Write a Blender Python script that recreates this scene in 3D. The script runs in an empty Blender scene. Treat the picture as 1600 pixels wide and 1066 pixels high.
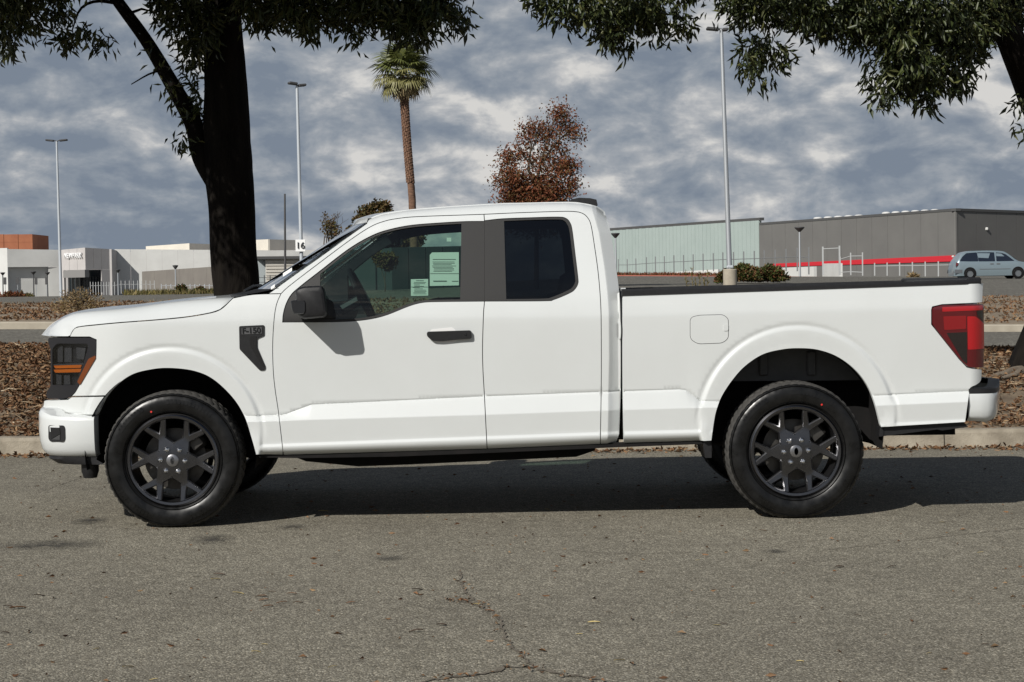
import bpy, math, random
import numpy as np
from mathutils import Vector, Matrix, Euler
from mathutils.geometry import delaunay_2d_cdt
R = math.radians
rng = np.random.default_rng(7)
random.seed(7)
scn = bpy.context.scene
COL = scn.collection

# ------------------------------------------------------------------ camera
FPX = 2800.0                      # focal length in photo pixels (1600 wide)
CAMH = 1.42
ROLL, PITCH = R(0.85), math.atan(88.4 / FPX)
_w = np.array([0, math.cos(PITCH), -math.sin(PITCH)])
_u0 = np.array([0, math.sin(PITCH), math.cos(PITCH)])
_r0 = np.array([1.0, 0, 0])
CR = _r0 * math.cos(ROLL) - _u0 * math.sin(ROLL)
CU = _u0 * math.cos(ROLL) + _r0 * math.sin(ROLL)
cd = bpy.data.cameras.new('camera')
cam = bpy.data.objects.new('camera', cd)
COL.objects.link(cam)
cd.sensor_width = 36.0
cd.lens = 36.0 * FPX / 1600.0
cd.clip_start, cd.clip_end = 0.1, 6000
mw = Matrix.Identity(4)
for i in range(3):
    mw[i][0], mw[i][1], mw[i][2] = CR[i], CU[i], -_w[i]
mw[2][3] = CAMH
cam.matrix_world = mw
scn.camera = cam

# ------------------------------------------------------------------ world, sun, exposure
SUN = Vector((0.85, 1.12, -1.0)).normalized()       # direction the light travels
world = bpy.data.worlds.new('World')
scn.world = world
world.use_nodes = True
nt = world.node_tree
nt.nodes.clear()
def N(nt, typ, **kw):
    n = nt.nodes.new(typ)
    for k, v in kw.items():
        setattr(n, k, v)
    return n
out = N(nt, 'ShaderNodeOutputWorld')
bg = N(nt, 'ShaderNodeBackground')
bg.inputs['Strength'].default_value = 0.055
sky = N(nt, 'ShaderNodeTexSky', sky_type='NISHITA', sun_disc=False)
sky.sun_elevation = math.asin(-SUN.z)
sky.sun_rotation = math.atan2(-SUN.x, -SUN.y)
tc = N(nt, 'ShaderNodeTexCoord')
mp = N(nt, 'ShaderNodeMapping')
mp.inputs['Scale'].default_value = (1.0, 1.0, 1.9)
mp.inputs['Location'].default_value = (3.1, 0.4, 1.77)
nt.links.new(tc.outputs['Generated'], mp.inputs['Vector'])
def wnoise(scale, detail, rough, dist=0.0):
    n = N(nt, 'ShaderNodeTexNoise')
    n.inputs['Scale'].default_value = scale
    n.inputs['Detail'].default_value = detail
    n.inputs['Roughness'].default_value = rough
    n.inputs['Distortion'].default_value = dist
    nt.links.new(mp.outputs['Vector'], n.inputs['Vector'])
    return n
def ramp(nt, src, stops):
    r = N(nt, 'ShaderNodeValToRGB')
    cr = r.color_ramp
    while len(cr.elements) < len(stops):
        cr.elements.new(0.5)
    for e, (p, c) in zip(cr.elements, stops):
        e.position = p
        e.color = (*c, 1) if len(c) == 3 else c
    nt.links.new(src, r.inputs['Fac'])
    return r
def mixc(nt, fac, a, b, blend='MIX'):
    m = N(nt, 'ShaderNodeMix', data_type='RGBA', blend_type=blend)
    for sock, v in ((m.inputs[0], fac), (m.inputs[6], a), (m.inputs[7], b)):
        if hasattr(v, 'is_output'):
            nt.links.new(v, sock)
        else:
            sock.default_value = v if isinstance(v, float) else (*v, 1)
    return m.outputs[2]
big = wnoise(7.5, 2, 0.5, 0.0)
fine = wnoise(21.0, 11, 0.56, 0.2)
addn = N(nt, 'ShaderNodeMath', operation='MULTIPLY_ADD')
nt.links.new(big.outputs['Fac'], addn.inputs[0])
addn.inputs[1].default_value = 0.85
nt.links.new(fine.outputs['Fac'], addn.inputs[2])
sub = N(nt, 'ShaderNodeMath', operation='SUBTRACT')
nt.links.new(addn.outputs[0], sub.inputs[0])
sub.inputs[1].default_value = 0.425
mp2 = N(nt, 'ShaderNodeMapping')
mp2.inputs['Scale'].default_value = (1.0, 1.0, 1.9)
mp2.inputs['Location'].default_value = (3.104, 0.4, 1.784)
nt.links.new(tc.outputs['Generated'], mp2.inputs['Vector'])
fine2 = wnoise(21.0, 11, 0.56, 0.2)
nt.links.new(mp2.outputs['Vector'], fine2.inputs['Vector'])
emb = N(nt, 'ShaderNodeMath', operation='SUBTRACT')
nt.links.new(fine.outputs['Fac'], emb.inputs[0])
nt.links.new(fine2.outputs['Fac'], emb.inputs[1])
lit = N(nt, 'ShaderNodeMath', operation='MULTIPLY_ADD')
nt.links.new(emb.outputs[0], lit.inputs[0])
lit.inputs[1].default_value = 0.58
nt.links.new(sub.outputs[0], lit.inputs[2])
cl = ramp(nt, lit.outputs[0], [(0.32, (.195, .235, .295)), (0.45, (.258, .295, .345)), (0.55, (.335, .363, .40)), (0.63, (.44, .455, .475)), (0.75, (.66, .65, .63))])
sc10 = N(nt, 'ShaderNodeVectorMath', operation='SCALE')
nt.links.new(cl.outputs['Color'], sc10.inputs[0])
sc10.inputs['Scale'].default_value = 1 / 0.055
# overcast towards the horizon, broken with clear sky overhead
gap = wnoise(3.0, 7, 0.55, 0.1)
sepd = N(nt, 'ShaderNodeSeparateXYZ')
nt.links.new(tc.outputs['Generated'], sepd.inputs[0])
gsum = N(nt, 'ShaderNodeMath', operation='MULTIPLY_ADD')
nt.links.new(sepd.outputs['Z'], gsum.inputs[0])
gsum.inputs[1].default_value = -0.62
nt.links.new(gap.outputs['Fac'], gsum.inputs[2])
gapr = ramp(nt, gsum.outputs[0], [(0.12, (0, 0, 0)), (0.30, (1, 1, 1))])
skymix = mixc(nt, gapr.outputs['Color'], sky.outputs['Color'], sc10.outputs[0])
nt.links.new(skymix, bg.inputs['Color'])
nt.links.new(bg.outputs[0], out.inputs['Surface'])

sl = bpy.data.lights.new('sun', 'SUN')
sl.energy = 5.0
sl.angle = R(0.5)
sl.color = (1.0, 0.965, 0.905)
sun = bpy.data.objects.new('sun', sl)
sun.rotation_euler = SUN.to_track_quat('-Z', 'Y').to_euler()
COL.objects.link(sun)
vs = scn.view_settings
scn.display_settings.display_device = 'sRGB'
vs.view_transform = 'Standard'
vs.look = 'None'
vs.exposure = 0.0
vs.gamma = 1.0
vs.use_curve_mapping = False
scn.cycles.max_bounces = 8
scn.cycles.transparent_max_bounces = 16
scn.cycles.use_adaptive_sampling = True
scn.cycles.use_denoising = True
scn.cycles.caustics_reflective = False
scn.cycles.caustics_refractive = False

# ------------------------------------------------------------------ measuring and mesh helpers
def pix(px, py, Y):
    """world point seen at photo pixel (px, py) on the vertical plane at distance Y"""
    px, py, Y = np.broadcast_arrays(np.asarray(px, float), np.asarray(py, float), np.asarray(Y, float))
    d = _w + CR * ((px - 800) / FPX)[..., None] + CU * ((533 - py) / FPX)[..., None]
    t = Y / d[..., 1]
    return d * t[..., None] + np.array([0, 0, CAMH])
def pv(px, py, Y):
    return tuple(float(c) for c in pix(px, py, Y))

def link(o, parent=None):
    COL.objects.link(o)
    if parent is not None:
        o.parent = parent
    return o
def mesh_obj(name, V, Fc, mat, parent=None, origin=None, smooth=True, angle=35, normals=None, matidx=None, mats=None):
    me = bpy.data.meshes.new(name)
    V = np.asarray(V, float).reshape(-1, 3)
    if origin is not None:
        V = V - np.asarray(origin, float)
    if isinstance(Fc, np.ndarray):
        n, k = Fc.shape
        me.vertices.add(len(V))
        me.vertices.foreach_set('co', V.astype(np.float32).ravel())
        me.loops.add(n * k)
        me.loops.foreach_set('vertex_index', Fc.astype(np.int32).ravel())
        me.polygons.add(n)
        me.polygons.foreach_set('loop_start', np.arange(0, n * k, k, dtype=np.int32))
        me.update(calc_edges=True)
        me.validate()
    else:
        me.from_pydata([tuple(v) for v in V], [], [tuple(f) for f in Fc])
        me.update()
    for m in (mats or [mat]):
        me.materials.append(m)
    if matidx is not None:
        me.polygons.foreach_set('material_index', np.asarray(matidx, np.int32))
    if smooth:
        me.polygons.foreach_set('use_smooth', np.ones(len(me.polygons), bool))
        if normals is not None:
            me.normals_split_custom_set_from_vertices([tuple(n) for n in normals])
        elif angle is not None:
            me.set_sharp_from_angle(angle=R(angle))
    o = bpy.data.objects.new(name, me)
    return link(o, parent)
def empty(name, loc=(0, 0, 0), parent=None, rz=0):
    o = bpy.data.objects.new(name, None)
    o.empty_display_size = 0.2
    o.location = loc
    o.rotation_euler = (0, 0, rz)
    return link(o, parent)
def tag(o, label=None, cat=None, group=None, kind=None):
    for k, v in (('label', label), ('category', cat), ('group', group), ('kind', kind)):
        if v:
            o[k] = v
    return o

class MB:
    """collects shapes into one mesh"""
    def __init__(s):
        s.v, s.f, s.n = [], [], 0
    def add(s, V, Fc):
        V = np.asarray(V, float).reshape(-1, 3)
        s.v.append(V)
        s.f += [tuple(int(i) + s.n for i in f) for f in Fc]
        s.n += len(V)
        return s
    def box(s, c, size, rot=None, taper=1.0):
        x, y, z = [k / 2 for k in size]
        V = np.array([(-x, -y, -z), (x, -y, -z), (x, y, -z), (-x, y, -z), (-x * taper, -y * taper, z), (x * taper, -y * taper, z), (x * taper, y * taper, z), (-x * taper, y * taper, z)])
        if rot is not None:
            V = V @ np.array(Euler(rot).to_matrix()).T
        return s.add(V + np.array(c), [(0, 3, 2, 1), (4, 5, 6, 7), (0, 1, 5, 4), (1, 2, 6, 5), (2, 3, 7, 6), (3, 0, 4, 7)])
    def rbox(s, c, size, b, rot=None):
        """box with chamfered edges"""
        x, y, z = [k / 2 for k in size]
        V, idx = [], {}
        for sx in (-1, 1):
            for sy in (-1, 1):
                for sz in (-1, 1):
                    for a in range(3):
                        p = [sx * (x - b), sy * (y - b), sz * (z - b)]
                        p[a] = (sx * x, sy * y, sz * z)[a]
                        idx[(sx, sy, sz, a)] = len(V)
                        V.append(p)
        Fc = []
        for a in range(3):
            o = [k for k in range(3) if k != a]
            for sg in (-1, 1):
                q = []
                for t in ((-1, -1), (1, -1), (1, 1), (-1, 1)):
                    k = [0, 0, 0]
                    k[a] = sg; k[o[0]] = t[0]; k[o[1]] = t[1]
                    q.append(idx[(*k, a)])
                Fc.append(q)
        for a in range(3):
            o = [k for k in range(3) if k != a]
            for t in ((-1, -1), (1, -1), (1, 1), (-1, 1)):
                k = [0, 0, 0]; l = [0, 0, 0]
                k[a] = -1; l[a] = 1
                k[o[0]] = l[o[0]] = t[0]; k[o[1]] = l[o[1]] = t[1]
                Fc.append([idx[(*k, o[0])], idx[(*l, o[0])], idx[(*l, o[1])], idx[(*k, o[1])]])
        for sx in (-1, 1):
            for sy in (-1, 1):
                for sz in (-1, 1):
                    Fc.append([idx[(sx, sy, sz, a)] for a in range(3)])
        V = np.array(V, float)
        cen = V.mean(0)
        G = []
        for q in Fc:
            p = V[list(q)]
            nn = np.cross(p[1] - p[0], p[2] - p[0])
            G.append(q if nn @ (p.mean(0) - cen) > 0 else q[::-1])
        if rot is not None:
            V = V @ np.array(Euler(rot).to_matrix()).T
        return s.add(V + np.array(c), G)
    def tube(s, pts, radii, n=8, cap=True, wob=0.0):
        pts = np.asarray(pts, float)
        if np.isscalar(radii):
            radii = [radii] * len(pts)
        V, Fc = [], []
        T = np.gradient(pts, axis=0)
        T /= np.linalg.norm(T, axis=1)[:, None] + 1e-9
        a = np.array([1.0, 0, 0]) if abs(T[0][0]) < 0.9 else np.array([0, 1.0, 0])
        for i in range(len(pts)):
            b = np.cross(T[i], a); b /= np.linalg.norm(b)
            a = np.cross(b, T[i])
            for k in range(n):
                th = 2 * math.pi * k / n
                r = radii[i] * (1 + wob * (random.random() - 0.5))
                V.append(pts[i] + r * (a * math.cos(th) + b * math.sin(th)))
        m = len(pts)
        for i in range(m - 1):
            for k in range(n):
                k2 = (k + 1) % n
                Fc.append((i * n + k, i * n + k2, (i + 1) * n + k2, (i + 1) * n + k))
        if cap:
            Fc.append(tuple(range(n))[::-1])
            Fc.append(tuple((m - 1) * n + k for k in range(n)))
        return s.add(V, Fc)
    def lathe(s, prof, n=48, axis='y', c=(0, 0, 0), closed=False):
        """prof: list of (axial, radius)"""
        V, Fc = [], []
        m = len(prof)
        for k in range(n):
            th = 2 * math.pi * k / n
            cs, sn = math.cos(th), math.sin(th)
            for a, r in prof:
                V.append((r * cs, a, r * sn) if axis == 'y' else (r * cs, r * sn, a))
        for k in range(n):
            k2 = (k + 1) % n
            for i in range(m if closed else m - 1):
                j = (i + 1) % m
                q = (k * m + i, k * m + j, k2 * m + j, k2 * m + i)
                Fc.append(q if axis == 'y' else q[::-1])
        V = np.array(V) + np.array(c)
        return s.add(V, Fc)
    def prism(s, poly, vec):
        """planar 3-D polygon extruded along vec"""
        P = np.asarray(poly, float)
        n = len(P)
        V = np.vstack([P, P + np.array(vec)])
        Fc = [tuple(range(n))[::-1], tuple(range(n, 2 * n))]
        Fc += [(i, (i + 1) % n, n + (i + 1) % n, n + i) for i in range(n)]
        return s.add(V, Fc)
    def loft(s, secs, closed=False, caps=False):
        n = len(secs[0])
        V = np.vstack([np.asarray(q, float) for q in secs])
        Fc = []
        for i in range(len(secs) - 1):
            for k in range(n if closed else n - 1):
                k2 = (k + 1) % n
                Fc.append((i * n + k, i * n + k2, (i + 1) * n + k2, (i + 1) * n + k))
        if caps:
            Fc.append(tuple(range(n))[::-1])
            Fc.append(tuple((len(secs) - 1) * n + k for k in range(n)))
        return s.add(V, Fc)
    def arr(s):
        return np.vstack(s.v), s.f
    def build(s, name, mat, parent=None, origin=None, smooth=True, angle=35):
        V, Fc = s.arr()
        return mesh_obj(name, V, Fc, mat, parent, origin, smooth, angle)

# ------------------------------------------------------------------ materials
MATS = {}
def mat(name, col, rough=0.5, metal=0.0, coat=0.0, spec=0.5, col2=None, vscale=8.0, vdetail=5, bump=0.0, bscale=60.0, stretch=(1, 1, 1), crough=0.03, contrast=(0.35, 0.65), coords='Object', roughvar=0.0):
    m = bpy.data.materials.new(name)
    m.use_nodes = True
    t = m.node_tree
    b = t.nodes['Principled BSDF']
    b.inputs['Base Color'].default_value = (*col, 1)
    b.inputs['Roughness'].default_value = rough
    b.inputs['Metallic'].default_value = metal
    b.inputs['Coat Weight'].default_value = coat
    b.inputs['Coat Roughness'].default_value = crough
    b.inputs['Specular IOR Level'].default_value = spec
    if col2 is not None or bump or roughvar:
        c = N(t, 'ShaderNodeTexCoord')
        mpg = N(t, 'ShaderNodeMapping')
        mpg.inputs['Scale'].default_value = stretch
        t.links.new(c.outputs[coords], mpg.inputs['Vector'])
    if col2 is not None or roughvar:
        n = N(t, 'ShaderNodeTexNoise')
        n.inputs['Scale'].default_value = vscale
        n.inputs['Detail'].default_value = vdetail
        n.inputs['Roughness'].default_value = 0.6
        t.links.new(mpg.outputs['Vector'], n.inputs['Vector'])
    if col2 is not None:
        r = ramp(t, n.outputs['Fac'], [(contrast[0], col), (contrast[1], col2)])
        t.links.new(r.outputs['Color'], b.inputs['Base Color'])
    if roughvar:
        q = ramp(t, n.outputs['Fac'], [(0.3, (rough - roughvar,) * 3), (0.7, (rough + roughvar,) * 3)])
        t.links.new(q.outputs['Color'], b.inputs['Roughness'])
    if bump:
        n2 = N(t, 'ShaderNodeTexNoise')
        n2.inputs['Scale'].default_value = bscale
        n2.inputs['Detail'].default_value = 4
        t.links.new(mpg.outputs['Vector'], n2.inputs['Vector'])
        bp = N(t, 'ShaderNodeBump')
        bp.inputs['Strength'].default_value = bump
        bp.inputs['Distance'].default_value = 0.02
        t.links.new(n2.outputs['Fac'], bp.inputs['Height'])
        t.links.new(bp.outputs['Normal'], b.inputs['Normal'])
    MATS[name] = m
    return m
def glass(name, tint, refl=1.0):
    m = bpy.data.materials.new(name)
    m.use_nodes = True
    t = m.node_tree
    t.nodes.clear()
    o = N(t, 'ShaderNodeOutputMaterial')
    tr = N(t, 'ShaderNodeBsdfTransparent')
    tr.inputs['Color'].default_value = (*tint, 1)
    gl = N(t, 'ShaderNodeBsdfGlossy')
    gl.inputs['Roughness'].default_value = 0.01
    gl.inputs['Color'].default_value = (refl, refl, refl, 1)
    fr = N(t, 'ShaderNodeFresnel')
    fr.inputs['IOR'].default_value = 1.5
    mx = N(t, 'ShaderNodeMixShader')
    t.links.new(fr.outputs[0], mx.inputs[0])
    t.links.new(tr.outputs[0], mx.inputs[1])
    t.links.new(gl.outputs[0], mx.inputs[2])
    t.links.new(mx.outputs[0], o.inputs['Surface'])
    MATS[name] = m
    return m
def island_mat(name, cols, rough=0.6, spec=0.3, trans=0.0, bump=0.0):
    """each separate leaf takes its own colour"""
    m = bpy.data.materials.new(name)
    m.use_nodes = True
    t = m.node_tree
    b = t.nodes['Principled BSDF']
    b.inputs['Roughness'].default_value = rough
    b.inputs['Specular IOR Level'].default_value = spec
    g = N(t, 'ShaderNodeNewGeometry')
    r = ramp(t, g.outputs['Random Per Island'], [(i / (len(cols) - 1), c) for i, c in enumerate(cols)])
    t.links.new(r.outputs['Color'], b.inputs['Base Color'])
    if trans:
        tl = N(t, 'ShaderNodeBsdfTranslucent')
        t.links.new(r.outputs['Color'], tl.inputs['Color'])
        mx = N(t, 'ShaderNodeMixShader')
        mx.inputs[0].default_value = trans
        t.links.new(b.outputs[0], mx.inputs[1])
        t.links.new(tl.outputs[0], mx.inputs[2])
        t.links.new(mx.outputs[0], t.nodes['Material Output'].inputs['Surface'])
    MATS[name] = m
    return m

PAINT = mat('white_paint', (.585, .605, .60), 0.36, coat=1.0, col2=(.57, .588, .582), vscale=3, crough=0.025)
BLK = mat('black_plastic', (.010, .010, .011), 0.5, spec=.35, col2=(.014, .014, .015), vscale=40, bump=0.08, bscale=500)
BLKG = mat('gloss_black', (.012, .012, .013), 0.25, coat=0.3)
APPL = mat('satin_pillar_film', (.013, .0125, .012), 0.5, spec=.4, bump=0.05, bscale=700)
DARK = mat('underbody_dark', (.006, .006, .006), 0.9, spec=.2, col2=(.010, .009, .009), vscale=10)
INTR = mat('interior_charcoal', (.035, .036, .04), 0.75, col2=(.05, .05, .053), vscale=30)
SEAT = mat('seat_cloth', (.03, .032, .036), 0.9, bump=0.15, bscale=300)
LINER = mat('headliner_grey', (.22, .22, .22), 0.9)
RUB = mat('tyre_rubber', (.005, .005, .005), 0.33, spec=0.32, col2=(.009, .009, .009), vscale=14, roughvar=0.12)
TREAD = mat('tyre_tread', (.035, .034, .032), 0.85, col2=(.055, .052, .047), vscale=20)
WHL = mat('machined_grey_wheel', (.12, .12, .128), 0.24, metal=1.0, coat=0.3)
EDGE = mat('edge_glint', (.34, .34, .35), 0.3, metal=1.0)  # lighter metal for the spoke bevels, their bright highlights put into the colour
WHLD = mat('wheel_dark_barrel', (.02, .02, .021), 0.4, metal=0.5)
CHR = mat('chrome_nut', (.75, .75, .76), 0.18, metal=1.0)
STEEL = mat('brake_steel', (.10, .096, .09), 0.45, metal=0.8, col2=(.06, .055, .05), vscale=15)
CAPM = mat('centre_cap_grey', (.28, .28, .29), 0.3, metal=0.9)
AMB = mat('amber_lens', (.42, .10, .008), 0.25, coat=0.6)
AMBD = mat('amber_reflector', (.14, .034, .006), 0.3, coat=0.6)
REDL = mat('red_lens', (.085, .003, .006), 0.12, coat=1.0)
REDB = mat('bright_red_lens', (.34, .006, .010), 0.15, coat=1.0)
REDM = mat('mid_red_lens', (.20, .005, .008), 0.15, coat=1.0)
SMK = mat('smoked_lens', (.012, .009, .009), 0.1, coat=1.0)
REFL = mat('lamp_reflector', (.16, .16, .165), 0.25, metal=0.8)
LINR = mat('wheelhouse_grey', (.05, .05, .05), 0.7, col2=(.065, .065, .065), vscale=12)
PAPER = mat('paper_white', (.82, .83, .80), 0.8)
INK = mat('ink_grey', (.16, .17, .17), 0.8)
REDP = mat('red_paint_dot', (.55, .02, .015), 0.6)
GCLR = glass('clear_green_glass', (.52, .67, .60))
GPRIV = glass('privacy_glass', (.10, .12, .13))
GWS = glass('windshield_glass', (.40, .50, .50))
GLAMP = glass('lamp_glass', (.85, .87, .9))
# ------------------------------------------------------------------ ground
S_K = np.array([-1, -.5, .2, .8, 1.2])
D_K = np.array([21.5, 23, 38, 65, 112, 150, 200, 340, 1500])
Z_K = np.array([[.73, .70, .63, .56, .52], [.68, .60, .52, .44, .40], [.66, .58, .45, .31, .25], [1.0, 1.0, .95, .78, .70], [.95, 1.0, 1.62, 1.36, 1.25], [.90, .95, 2.0, 1.55, 1.4], [.85, .90, 2.0, 1.6, 1.5], [.45, .50, 1.8, 1.5, 1.5], [.45, .50, 1.8, 1.5, 1.5]])
def far_z(x, d):
    x, d = np.broadcast_arrays(np.asarray(x, float), np.asarray(d, float))
    s = x / (.2857 * np.maximum(d, 1))
    cols = np.array([np.interp(d.ravel(), D_K, Z_K[:, k]) for k in range(5)])
    sv = np.clip(s.ravel(), -1, 1.2)
    i = np.clip(np.searchsorted(S_K, sv) - 1, 0, 3)
    t = (sv - S_K[i]) / (S_K[i + 1] - S_K[i])
    n = np.arange(len(sv))
    return ((1 - t) * cols[i, n] + t * cols[i + 1, n]).reshape(x.shape)
KY, KS = 15.25, -.072
def kerb_y(x):
    return KY + KS * np.asarray(x, float)
def vnoise(x, y, sc, seed=0):
    """cheap smooth value noise"""
    x = np.asarray(x) * sc; y = np.asarray(y) * sc
    xi, yi = np.floor(x), np.floor(y)
    h = lambda a, b: np.mod(np.sin(a * 127.1 + b * 311.7 + seed * 17.3) * 43758.5453, 1.0)
    fx, fy = x - xi, y - yi
    fx = fx * fx * (3 - 2 * fx); fy = fy * fy * (3 - 2 * fy)
    return (h(xi, yi) * (1 - fx) + h(xi + 1, yi) * fx) * (1 - fy) + (h(xi, yi + 1) * (1 - fx) + h(xi + 1, yi + 1) * fx) * fy
def berm_z(x, y):
    x = np.asarray(x, float)
    t = np.clip((y - kerb_y(x) - .17) / 5.9, 0, 1)
    top = far_z(x, np.full_like(x, 21.5))
    z = .135 + (top - .135) * (t * .55 + .45 * t * t * (3 - 2 * t))
    return z + .035 * (vnoise(x, y, 1.6) - .5) * np.minimum(1, t * 6) + .018 * (vnoise(x, y, 5, 3) - .5)
def grid(name, xs, ys, zf, m, kind='structure', warp=None):
    X, Y = np.meshgrid(xs, ys)
    if warp:
        X, Y = warp(X, Y)
    Z = zf(X, Y)
    n = len(xs)
    V = np.c_[X.ravel(), Y.ravel(), Z.ravel()]
    i, j = np.meshgrid(np.arange(n - 1), np.arange(len(ys) - 1))
    a = (j * n + i).ravel()
    F_ = np.c_[a, a + 1, a + n + 1, a + n]
    o = mesh_obj(name, V, F_, m, smooth=True, angle=None)
    tag(o, kind=kind)
    return o

def asphalt(name, base, light, dark, stain=False, fine=330.0):
    m = bpy.data.materials.new(name)
    m.use_nodes = True
    t = m.node_tree
    b = t.nodes['Principled BSDF']
    b.inputs['Roughness'].default_value = .9
    b.inputs['Specular IOR Level'].default_value = .25
    c = N(t, 'ShaderNodeTexCoord')
    def noise(sc, det, ro=.6):
        n = N(t, 'ShaderNodeTexNoise')
        n.inputs['Scale'].default_value = sc; n.inputs['Detail'].default_value = det; n.inputs['Roughness'].default_value = ro
        t.links.new(c.outputs['Object'], n.inputs['Vector'])
        return n
    vor = N(t, 'ShaderNodeTexVoronoi')
    vor.inputs['Scale'].default_value = fine / 2.6
    t.links.new(c.outputs['Object'], vor.inputs['Vector'])
    # each stone of the aggregate has its own tone
    sep = N(t, 'ShaderNodeSeparateColor')
    t.links.new(vor.outputs['Color'], sep.inputs[0])
    st = ramp(t, sep.outputs[0], [(.0, dark), (.35, base), (.8, light), (.97, tuple(min(1, k * 1.7) for k in light))])
    gaps = ramp(t, vor.outputs['Distance'], [(.25, (1, 1, 1)), (.65, (.62, .60, .56))])
    col = mixc(t, 1.0, st.outputs['Color'], gaps.outputs['Color'], 'MULTIPLY')
    med = noise(9.0, 6)
    mr = ramp(t, med.outputs['Fac'], [(.3, (.80, .79, .77)), (.7, (1.12, 1.12, 1.1))])
    col = mixc(t, 1.0, col, mr.outputs['Color'], 'MULTIPLY')
    lg = noise(.55, 4)
    lr = ramp(t, lg.outputs['Fac'], [(.32, (.86, .85, .84)), (.68, (1.08, 1.075, 1.06))])
    col = mixc(t, 1.0, col, lr.outputs['Color'], 'MULTIPLY')
    t.links.new(col, b.inputs['Base Color'])
    bp = N(t, 'ShaderNodeBump')
    bp.inputs['Strength'].default_value = .6
    bp.inputs['Distance'].default_value = .006
    inv = N(t, 'ShaderNodeMath', operation='SUBTRACT')
    inv.inputs[0].default_value = 1
    t.links.new(vor.outputs['Distance'], inv.inputs[1])
    t.links.new(inv.outputs[0], bp.inputs['Height'])
    t.links.new(bp.outputs['Normal'], b.inputs['Normal'])
    return m
A_ROAD = asphalt('asphalt_road', (.215, .202, .168), (.285, .268, .226), (.132, .124, .103))
A_BACK = asphalt('asphalt_back', (.16, .153, .135), (.20, .192, .17), (.11, .105, .092), fine=60)
A_LOT = asphalt('asphalt_lot', (.15, .145, .13), (.19, .183, .165), (.10, .097, .088), fine=30)
SOIL = mat('leafy_soil', (.095, .068, .043), .95, col2=(.21, .16, .105), vscale=3, bump=.8, bscale=30)
SOIL2 = mat('dry_mulch', (.15, .115, .075), .95, col2=(.25, .20, .14), vscale=3, bump=.8, bscale=14)
CONC = mat('kerb_concrete', (.20, .172, .13), .9, col2=(.34, .30, .235), vscale=4, bump=.35, bscale=90)
CONC2 = mat('kerb_concrete_far', (.30, .265, .21), .9, col2=(.36, .325, .26), vscale=3)
DRY = island_mat('dry_leaf', [(.07, .035, .018), (.12, .06, .03), (.17, .09, .045), (.22, .13, .07), (.09, .055, .032), (.27, .18, .10)], .8, .2)
xs = np.r_[np.linspace(-60, -12, 13), np.linspace(-11, 11, 90), np.linspace(12, 60, 13)]
grid('road', np.linspace(-70, 70, 36), np.linspace(-40, 0, 41), lambda x, y: 0 * x, A_ROAD, warp=lambda X, Y: (X, (Y + 40) / 40 * (kerb_y(X) + 40) - 40 + .02))
grid('leafy_verge', xs, np.linspace(0, 1, 50), berm_z, SOIL, warp=lambda X, T: (X, kerb_y(X) + .155 + T * (22.6 - kerb_y(X))))
ss = np.r_[np.linspace(-6, -1.5, 8), np.linspace(-1.4, 1.4, 57), np.linspace(1.5, 6, 8)]
pw = lambda S, D: (S * .2857 * D, D)
grid('back_road', ss, np.linspace(22.2, 38.3, 18), lambda x, y: far_z(x, y) - .03, A_BACK, warp=pw)
def strip_z(x, y):
    e = np.clip((y - 38.1) / .5, 0, 1)
    return far_z(x, y) + .13 * np.clip(1 - (y - 38.1) / 20, 0, 1) * e + .10 * (vnoise(x, y, .5, 5) - .4) * np.clip((y - 38.5) / 3, 0, 1) * np.clip((64 - y) / 3, 0, 1)
grid('planting_strip', ss, np.r_[38.1, np.linspace(38.6, 64.6, 40)], strip_z, SOIL2, warp=pw)
grid('parking_lot', np.r_[np.linspace(-14, -6.5, 8), ss, np.linspace(6.5, 14, 8)], np.r_[np.linspace(64, 200, 40), np.linspace(215, 400, 12), 600, 1000, 1500, 2500], far_z, A_LOT, warp=pw)
# kerb sections
def kerb(name, yf, zf, xs, h, w, m, gap):
    root = empty(name)
    tag(root, kind='structure')
    for a, b in zip(xs[:-1], xs[1:]):
        secs = []
        for x in np.linspace(a + gap, b - gap, 4):
            y, z = float(yf(x)), float(zf(x))
            secs.append([(x, y - .02, z - .1), (x, y, z), (x, y + .012, z + h - .03), (x, y + .035, z + h - .004), (x, y + .06, z + h), (x, y + w, z + h), (x, y + w, z - .1)])
        MB().loft(secs, caps=True).build('kerb_section', m, root, angle=25)
    return root
xj = float(pix(1480, 695, 14.9)[0])
kerb('kerb', kerb_y, lambda x: 0, np.arange(xj - 3.05 * 6, 20, 3.05), .15, .16, CONC, .005)
kerb('far_kerb', lambda x: 38.0, lambda x: far_z(x, 38.0) - .03, np.arange(-40, 41, 4.0), .16, .2, CONC2, .01)
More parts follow.
